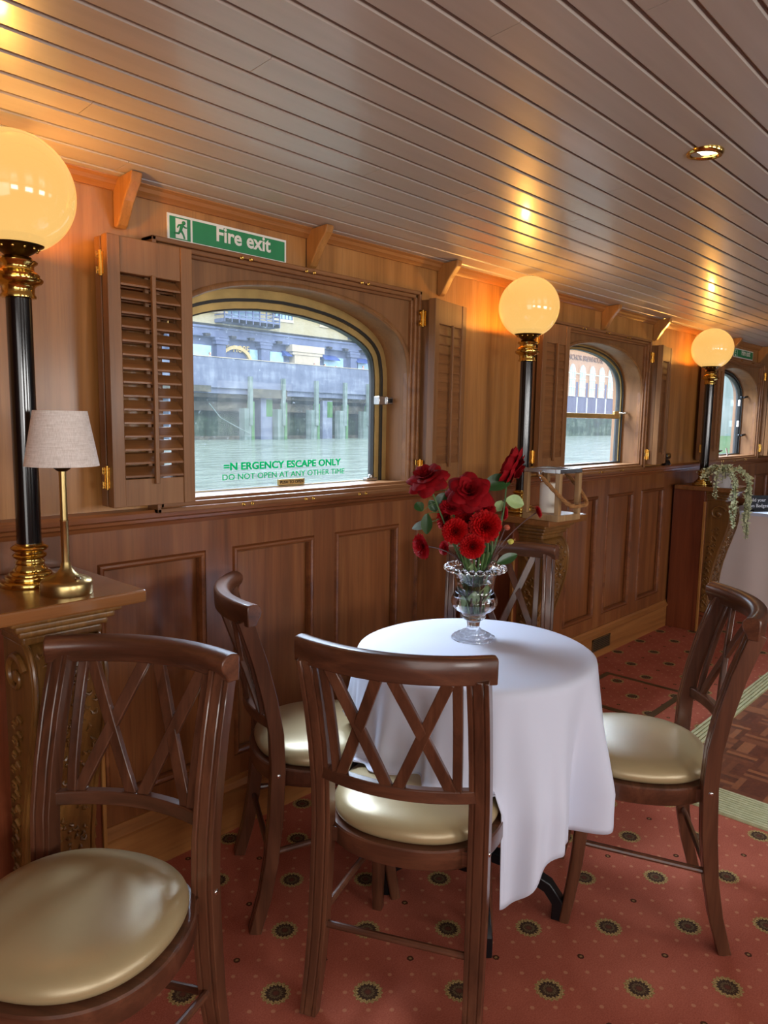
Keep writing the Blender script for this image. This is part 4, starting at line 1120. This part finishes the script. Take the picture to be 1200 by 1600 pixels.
# ------------------------------------------------------------------ buffet table at the far right
bt = empty('buffet_table', (6.45, 1.36, 0), 0, 'long buffet table under a pale cloth at the right edge', 'table')
m = MB(); m.box(-.70, .70, -.50, .50, .70, .738); m.build('tabletop', M['ped'], bt, smooth=False)
for sx in (-.6, .6):
    for sy in (-.42, .42):
        m = MB(); m.box(sx - .02, sx + .02, sy - .02, sy + .02, 0, .70); m.build('leg', M['iron'], bt, smooth=False)
def bcloth():
    m = MB(); hx, hy, r = .715, .515, .03
    per = []; n = 220
    L = 2 * (2 * hx + 2 * hy)
    for i in range(n):
        d = L * i / n
        if d < 2 * hx: p = (-hx + d, -hy, 0, -1)
        elif d < 2 * hx + 2 * hy: p = (hx, -hy + d - 2 * hx, 1, 0)
        elif d < 4 * hx + 2 * hy: p = (hx - (d - 2 * hx - 2 * hy), hy, 0, 1)
        else: p = (-hx, hy - (d - 4 * hx - 2 * hy), -1, 0)
        per.append((p, d))
    def P(u, v):
        (x, y, nx, ny), d = per[int(round(u * n)) % n]
        if v < .1: k = v / .1; return (x * k, y * k, .744)
        s = (v - .1) / .9; f = min(1, s * 2); w = .012 * f * (sin(d * 13) + .6 * sin(d * 23 + 1)) + .012 * s
        crease = .004 * math.exp(-((s - .45) / .02) ** 2) - .004 * math.exp(-((s - .48) / .02) ** 2)
        return (x + nx * (w + crease), y + ny * (w + crease), .744 - s * .725)
    m.grid(P, n, 26, wrap=True); return m
o = bcloth().build('tablecloth', M['buffetcloth'], angle=60, solid=.002); o.location = (6.45, 1.36, 0); tag(o, 'pale pink linen cloth hanging to the floor at the right edge', 'tablecloth')
tr = empty('buffet_top_cloth', (6.45, 1.36, .7465), 0, 'white runner covering the top of the buffet table', 'tablecloth')
m = MB(); m.box(-.722, .722, -.522, .522, 0, .003); m.box(-.724, -.720, -.522, .522, -.02, .003); m.build('runner', M['cloth'], tr, smooth=False)
cs = empty('chalkboard_sign', (5.86, 1.665, .7505), rad(-38), 'small black chalkboard sign with white handwriting on the buffet table', 'sign')
m = MB(); m.box(-.11, .11, -.004, .004, .0, .115); bd = m.build('board', M['chalk'], cs, smooth=False, bevel=.002); bd.rotation_euler = (-.12, 0, 0)
m = MB(); m.box(-.06, .06, -.03, .045, 0, .01); m.build('stand', M['chalk'], cs, smooth=False)
o = text_mesh('lettering', 'Build your', .036, M['white'], bd, (-.095, -.0045, .070), FACE, .0003, .0); o = text_mesh('lettering', 'own Badges', .036, M['white'], bd, (-.1, -.0045, .028), FACE, .0003, .0)

# ------------------------------------------------------------------ outside: river, quay, buildings
def mk_water():
    t = NT('river water')
    a_ = t.noise(t.coord((.22, .8, 1)), 1.0, 6, .65, .5); b_ = t.noise(t.coord((.9, 2.6, 1)), 1.0, 4, .6)
    h_ = t.math('ADD', a_, t.math('MULTIPLY', b_, .45))
    col = t.ramp(t.math('ADD', t.math('MULTIPLY', a_, .6), t.math('MULTIPLY', b_, .4)), [(.36, lin((96, 114, 98))), (.64, lin((158, 176, 160)))])  # pale streaks put the glints on the ripples into the water colour
    t.bsdf(col, .15, spec=.5, normal=t.bump(h_, 1.0, 1.6)); return t.m
def mk_brick(name, c1, c2, mortar, sc):
    t = NT(name); bt_ = t.n('ShaderNodeTexBrick'); v = t.coord((1, 1, 1), rot=(pi / 2, 0, 0)); t.l(v, bt_.inputs[0])
    bt_.inputs['Color1'].default_value = lin(c1) + (1,); bt_.inputs['Color2'].default_value = lin(c2) + (1,); bt_.inputs['Mortar'].default_value = lin(mortar) + (1,)
    bt_.inputs['Scale'].default_value = sc; bt_.inputs['Mortar Size'].default_value = .02; bt_.inputs['Brick Width'].default_value = .45; bt_.inputs['Row Height'].default_value = .15
    n = t.noise(t.coord(), 1.5, 4)
    t.bsdf(t.mix(t.math('MULTIPLY', n, .5), bt_.outputs[0], lin(c2)), .9); return t.m
def mk_weathered(name, c1, c2, c3, sx=1, sz=.3):
    t = NT(name); a_ = t.noise(t.coord((sx, sx, sz)), 1.2, 6, .65); b_ = t.noise(t.coord((.25, .25, 1.2)), 1, 5)
    t.bsdf(t.ramp(t.math('ADD', t.math('MULTIPLY', a_, .6), t.math('MULTIPLY', b_, .4)), [(.32, lin(c1)), (.5, lin(c2)), (.68, lin(c3))]), .9); return t.m
M['river'] = mk_water()
M['brick_y'] = mk_brick('stock brick', (150, 140, 104), (166, 156, 122), (140, 136, 118), 1.6)
M['brick_o'] = mk_brick('orange brick', (160, 120, 86), (172, 132, 96), (150, 120, 98), 1.4)
M['brick_p'] = mk_brick('blue brick', (84, 80, 104), (96, 92, 116), (88, 88, 104), 1.4)
M['quay'] = mk_weathered('quay wall', (78, 88, 108), (100, 110, 130), (138, 148, 160), .8, .25)
M['weed'] = mk_weathered('weedy wall', (18, 30, 20), (38, 60, 40), (96, 108, 90), .7, .35)
M['beam'] = mk_weathered('quay beams', (40, 42, 36), (78, 78, 66), (120, 116, 100), .8, 1.2)
M['pile'] = mk_weathered('timber pile', (62, 84, 70), (104, 122, 116), (142, 154, 150), 1.5, .2)
M['algae'] = mk_weathered('algae', (46, 88, 48), (72, 116, 68), (112, 136, 104), 1.5, .4)
M['bluepaint'] = plain('blue grey steelwork', (84, 96, 126), .6, 0, 0, .12, 2)
M['shopglass'] = plain('shop window', (150, 186, 200), .1, 0, 0, .3, .6)
M['darkglass'] = plain('warehouse glass', (104, 130, 146), .12, 0, 0, .35, 1.2)
M['stone'] = plain('pale stone', (176, 166, 144), .8, 0, 0, .08, 3)
M['blue'] = plain('blue awning', (48, 74, 140), .7)
M['ochre'] = plain('ochre arch', (186, 166, 112), .7)
M['letter_tan'] = plain('tan lettering', (120, 86, 62), .8)
M['plaster'] = plain('white paint', (210, 214, 214), .6)
riv = MB(); riv.box(-60, 320, 2.6, 160, -1.1, -1.0); tag(riv.build('river', M['river'], smooth=False), 'grey green river water outside the windows', 'river', kind='stuff')

QY = 62.2
qw = empty('quay_wall', (0, QY, -1), 0, 'tall grey quay wall on timber piles across the river', 'quay')
def part(name, mat, parent, fn, **kw):
    m = MB(); fn(m); return m.build(name, mat, parent, smooth=False, **kw)
# local z = world z + 1
part('parapet', M['quay'], qw, lambda m: m.box(-70, 106, 0, .6, 5.15, 8.06))
part('coping', M['stone'], qw, lambda m: m.box(-70, 106, -.08, .68, 8.06, 8.12))
part('deck', M['quay'], qw, lambda m: m.box(-70, 106, .3, 6, 4.6, 6.0))
part('deck_beam', M['beam'], qw, lambda m: [m.box(-70, 106, .8, 1.4, 4.2, 5.2), m.box(-70, 106, 1.6, 2.2, 2.9, 3.8), m.box(28, 42, -.2, 1.0, 4.7, 5.3), m.box(47, 51.5, -.2, .9, 4.3, 5.2)])
part('back_wall', M['weed'], qw, lambda m: m.box(-70, 106, 2.4, 3.2, -.5, 4.7))
part('mud_ledge', M['beam'], qw, lambda m: m.box(-70, 106, 1.5, 3, -.6, .35))
for x in (-12, -3, 6, 15, 24, 29, 34.5, 46.7, 51.0, 55.7, 60.1, 63.9, 68.5, 73):
    part('fender_post', M['pile'], qw, lambda m: m.box(x - .2, x + .2, -.35, 0, 1.5, 6.4))
    part('pile', M['pile'], qw, lambda m: m.box(x - .75, x + .1, -.2, .7, -.6, 3.2)); part('pile', M['algae'], qw, lambda m: m.box(x + .1, x + .42, -.3, .5, -.6, 3.9))
for x in (38.5, 49.3, 58, 66): part('column', M['quay'], qw, lambda m: m.box(x - .75, x + .75, .5, 1.9, -.6, 4.3)); part('algae_patch', M['algae'], qw, lambda m: m.box(x - .05, x + .76, .48, .6, 2.4, 4.2))
def ladder(m):
    for s in (-.3, .3): m.box(64.95 + s - .06, 64.95 + s + .06, -.5, -.38, -.4, 6.5)
    for k in range(17): m.box(64.65, 65.25, -.48, -.40, -.2 + .4 * k, -.1 + .4 * k)
part('ladder', M['beam'], qw, ladder)
m = MB(); m.tube([(41.8, -.1, 3.6), (43, -.3, 2.2), (46.4, -.5, .6)], .05, 6); m.build('mooring_rope', M['pile'], qw)

# warehouse behind the promenade (facade set back; 1.042 larger than at the quay line)
K = 1.042; BY = QY * K
wh = empty('warehouse', (0, BY, 0), 0, 'yellow brick riverside warehouse with blue steelwork and shops at its foot', 'building')
def X(x): return x * K
def Zq(z): return 1.38 + (z - 1.38) * K
part('brick_wall', M['brick_y'], wh, lambda m: m.box(X(-66), X(102), 0, 3, Zq(10.2), 22))
part('fascia', M['bluepaint'], wh, lambda m: [m.box(X(-66), X(102), -.15, 3, Zq(8.9), Zq(9.95)), m.box(X(-66), X(102), -.3, 0, Zq(9.75), Zq(9.95)), m.box(X(-66), X(102), -.3, 0, Zq(8.95), Zq(9.1))])
part('shop_front', M['bluepaint'], wh, lambda m: m.box(X(-66), X(102), .4, 3, 5.0, Zq(8.9)))
for x in (31, 38, 43.2, 48.6, 61.4, 68):
    part('column', M['bluepaint'], wh, lambda m: [m.box(X(x) - .55, X(x) + .55, -.25, .6, 5, Zq(8.3)), m.box(X(x) - .75, X(x) + .75, -.4, .6, Zq(8.3), Zq(8.65)), m.box(X(x) - .85, X(x) + .85, -.45, .6, Zq(8.65), Zq(8.9))])
part('stone_pier', M['stone'], wh, lambda m: [m.box(X(52.3), X(55.9), -.5, .6, 5, Zq(8.0)), m.box(X(52.0), X(56.2), -.6, .6, Zq(8.0), Zq(8.3)), m.box(X(51.8), X(56.4), -.7, .6, Zq(8.3), Zq(9.0))])
for (a, b) in ((30, 32.5), (39.6, 42.4), (47.0, 48.0), (49.6, 51.4), (57.2, 60.2), (62.6, 64.6), (34, 37)):
    part('shop_window', M['shopglass'], wh, lambda m: m.box(X(a), X(b), .3, .5, 5.2, Zq(8.15)))
for (a, b) in ((51.2, 52.0), (56.6, 59.0), (61.8, 64.0)):
    part('awning', M['blue'], wh, lambda m: m.prism([(.35, Zq(8.35)), (-.5, Zq(7.85)), (-.5, Zq(7.75)), (.35, Zq(7.85))], 'X', X(a), X(b)))
def archw(m):
    pts = [(X(45.2) + 2.1 * cos(pi * i / 20), 6.9 + 1.75 * sin(pi * i / 20)) for i in range(21)]; inn = [(X(45.2) + 1.75 * cos(pi * i / 20), 6.9 + 1.4 * sin(pi * i / 20)) for i in range(20, -1, -1)]
    m.prism(pts + inn, 'Y', .1, .45)
part('arched_doorway', M['ochre'], wh, archw)
text_mesh('shop_lettering', 'LE  FIORE', 1.0, M['ochre'], wh, (X(43.7), .25, Zq(7.75)), FACE, .05, .0, .8)
def win(x0, x1, z0, z1, cols, rows):
    def fr_(m): 
        m.box(x0 - .2, x1 + .2, -.1, .1, z0 - .3, z0)
        m.box(x0 - .2, x0, -.05, .1, z0, z1); m.box(x1, x1 + .2, -.05, .1, z0, z1); m.box(x0 - .2, x1 + .2, -.05, .1, z1, z1 + .2)
    f = part('window', M['stone'], wh, fr_); part('pane', M['shopglass'], f, lambda m: m.box(x0, x1, -.02, .05, z0, z1))
    def mu(m):
        for i in range(cols + 1): xx = x0 + (x1 - x0) * i / cols; m.box(xx - .05, xx + .05, -.08, 0, z0, z1)
        for j in range(rows + 1): zz = z0 + (z1 - z0) * j / rows; m.box(x0, x1, -.08, 0, zz - .05, zz + .05)
    part('glazing_bars', M['bluepaint'], f, mu)
for x in (-4, 7, 18, 29, 35, 41.6, 50.0, 56.4, 63.5): win(X(x), X(x) + 2.4, Zq(11.55), Zq(14.2), 5, 4)
def balcony(x0, x1, z0):
    b = part('balcony', M['bluepaint'], wh, lambda m: [m.box(x0, x1, -1.7, 0, z0, z0 + .35), m.box(x0, x1, -1.7, -1.6, z0, z0 + .55)])
    def rails(m):
        for k in range(5): zz = z0 + .7 + .42 * k; m.box(x0, x1, -1.7, -1.62, zz, zz + .09); m.box(x0, x0 + .08, -1.7, 0, zz, zz + .09); m.box(x1 - .08, x1, -1.7, 0, zz, zz + .09)
        for k in range(9): xx = x0 + (x1 - x0 - .1) * k / 8; m.box(xx, xx + .1, -1.72, -1.6, z0, z0 + 2.5)
    part('balcony_rail', M['bluepaint'], b, rails)
    part('balcony_door', M['darkglass'], b, lambda m: m.box(x0 + 1.4, x1 - 1.4, -.05, .05, z0 + .4, z0 + 4))
balcony(X(42.6), X(49.4), Zq(10.35)); balcony(X(60.6), X(67), Zq(10.35))
for x in (41.4, 44.4, 46.6, 50.2, 57.3, 59.8, 62.5): part('wall_lamp', M['iron'], wh, lambda m: m.box(X(x) - .3, X(x) + .3, -.7, -.15, Zq(8.95), Zq(9.2)))

# arched brick warehouse farther along the bank
ab = empty('brewery_building', (0, 64.0, 0), 0, 'orange brick building with a row of tall arched windows, seen through the sash window', 'building')
AK = 64.0 / 62.2
part('brick_wall', M['brick_o'], ab, lambda m: m.box(107, 150, 0, 4, 8.2, 14.2))
part('dark_brick_band', M['brick_p'], ab, lambda m: m.box(107, 150, -.02, 4, 2.0, 8.2))
part('parapet', M['stone'], ab, lambda m: m.box(107, 150, -.2, 4.1, 14.2, 14.6))
part('river_wall', M['weed'], ab, lambda m: m.box(107, 200, -1.5, 0, -1.5, 2.0))
part('string_course', M['stone'], ab, lambda m: m.box(107, 150, -.1, .1, 9.5, 9.75))
for k in range(11):
    xc = 108.6 + 3.55 * k
    def surround(m, o=.35):
        pts = [(xc + (1.0 + o) * cos(pi * i / 14), 9.9 + (1.3 + o) * sin(pi * i / 14)) for i in range(15)]
        m.prism([(xc + 1.0 + o, 5.7)] + pts + [(xc - 1.0 - o, 5.7)], 'Y', -.06, .2)
    s_ = part('arched_window', M['brick_o'], ab, surround)
    def glz(m):
        pts = [(xc + .95 * cos(pi * i / 14), 9.9 + 1.25 * sin(pi * i / 14)) for i in range(15)]
        m.prism([(xc + .95, 5.9)] + pts + [(xc - .95, 5.9)], 'Y', -.12, .1)
    part('pane', M['shopglass'], s_, glz)
    def mul(m):
        m.box(xc - .07, xc + .07, -.2, 0, 5.9, 11.1)
        for zz in (5.8, 7.3, 8.7, 9.9): m.box(xc - 1.0, xc + 1.0, -.2, 0, zz - .07, zz + .07)
    part('glazing_bars', M['plaster'], s_, mul)
    part('drain_pipe', M['plaster'], ab, lambda m: m.box(xc - 1.75, xc - 1.6, -.2, 0, 2.0, 5.6))
text_mesh('wall_lettering', 'ANCHOR BREWHOUSE', 1.25, M['letter_tan'], ab, (113.2, -.05, 11.9), FACE, .08, .0, 1.02)

# timber dolphin seen through the farthest window
dp = empty('mooring_dolphin', (26.2, 9.2, -1.2), 0, 'weathered blue grey mooring pile beside the farthest window', 'mooring pile')
m = MB(); m.tube([(0, 0, 0), (0, 0, 6.0)], .9, 16); m.build('pile', M['pile'], dp); m = MB(); m.tube([(0, 0, 0), (0, 0, 2.2)], .93, 16); m.build('algae', M['algae'], dp)

# people leaning on the parapet across the river
def person(x, shirt, hair, label, dz=0.0, h=1.0):
    p = MB()
    def ring_(z, rx, ry, oy=0): return (z, rx, ry, oy)
    secs = [(0, .10, .12, 0), (.08, .11, .14, 0), (.45, .15, .12, 0), (.82, .19, .13, 0), (.95, .17, .12, 0), (1.15, .19, .13, -.02), (1.36, .23, .13, -.04), (1.44, .17, .11, -.05), (1.49, .07, .07, -.06), (1.53, .065, .07, -.07), (1.58, .085, .10, -.08), (1.66, .10, .11, -.09), (1.74, .09, .105, -.08), (1.79, .05, .06, -.07)]
    N = 14; vs = []; fs = []
    for z, rx, ry, oy in secs: vs += [(rx * cos(2 * pi * k / N), ry * sin(2 * pi * k / N) + oy, z * h) for k in range(N)]
    for i in range(len(secs) - 1):
        for k in range(N): fs.append((i * N + k, i * N + (k + 1) % N, (i + 1) * N + (k + 1) % N, (i + 1) * N + k))
    fs += [tuple(range(N))[::-1], tuple((len(secs) - 1) * N + k for k in range(N))]
    p.add(vs, fs)
    for s in (-1, 1): p.tube([(s * .2, -.03, 1.36 * h), (s * .27, -.10, 1.12 * h), (s * .20, -.32, 1.10 * h), (s * .15, -.36, 1.10 * h)], [.06, .05, .04, .035], 8)
    e = empty('person', (x * (QY + 1.05) / QY, QY + 1.05, 5.0 + dz), 0, label, 'person', 'people on the quay')
    SK = plain('skin', (196, 150, 124), .6)
    p.build('body', SK, e)
    c = MB(); vs = []; fs = []
    cs_ = [(.80, .20, .14, 0), (.95, .18, .13, 0), (1.15, .205, .145, -.02), (1.36, .245, .145, -.04), (1.455, .17, .12, -.05)]
    for z, rx, ry, oy in cs_: vs += [(rx * cos(2 * pi * k / N), ry * sin(2 * pi * k / N) + oy, z * h) for k in range(N)]
    for i in range(len(cs_) - 1):
        for k in range(N): fs.append((i * N + k, i * N + (k + 1) % N, (i + 1) * N + (k + 1) % N, (i + 1) * N + k))
    c.add(vs, fs); c.build('top', plain('shirt', shirt, .8), e)
    hm = MB(); hm.sphere((0, -.06, 1.70 * h), .118, 12, 8, (1, 1.05, .85)); hm.build('hair', plain('hair', hair, .8), e)
person(42.0, (206, 196, 206), (120, 92, 70), 'distant person in a pale top on the quay at the far left', .78)
person(55.5, (60, 64, 74), (90, 74, 60), 'distant person in dark clothes beside the stone pier', .62)
person(57.0, (44, 40, 48), (20, 16, 16), 'distant dark haired person right of the stone pier', .62)
person(58.7, (214, 88, 70), (110, 70, 50), 'distant person in an orange red top on the quay', .50)
person(63.1, (206, 132, 176), (90, 60, 60), 'distant person in a pink top on the quay at the right', .80)
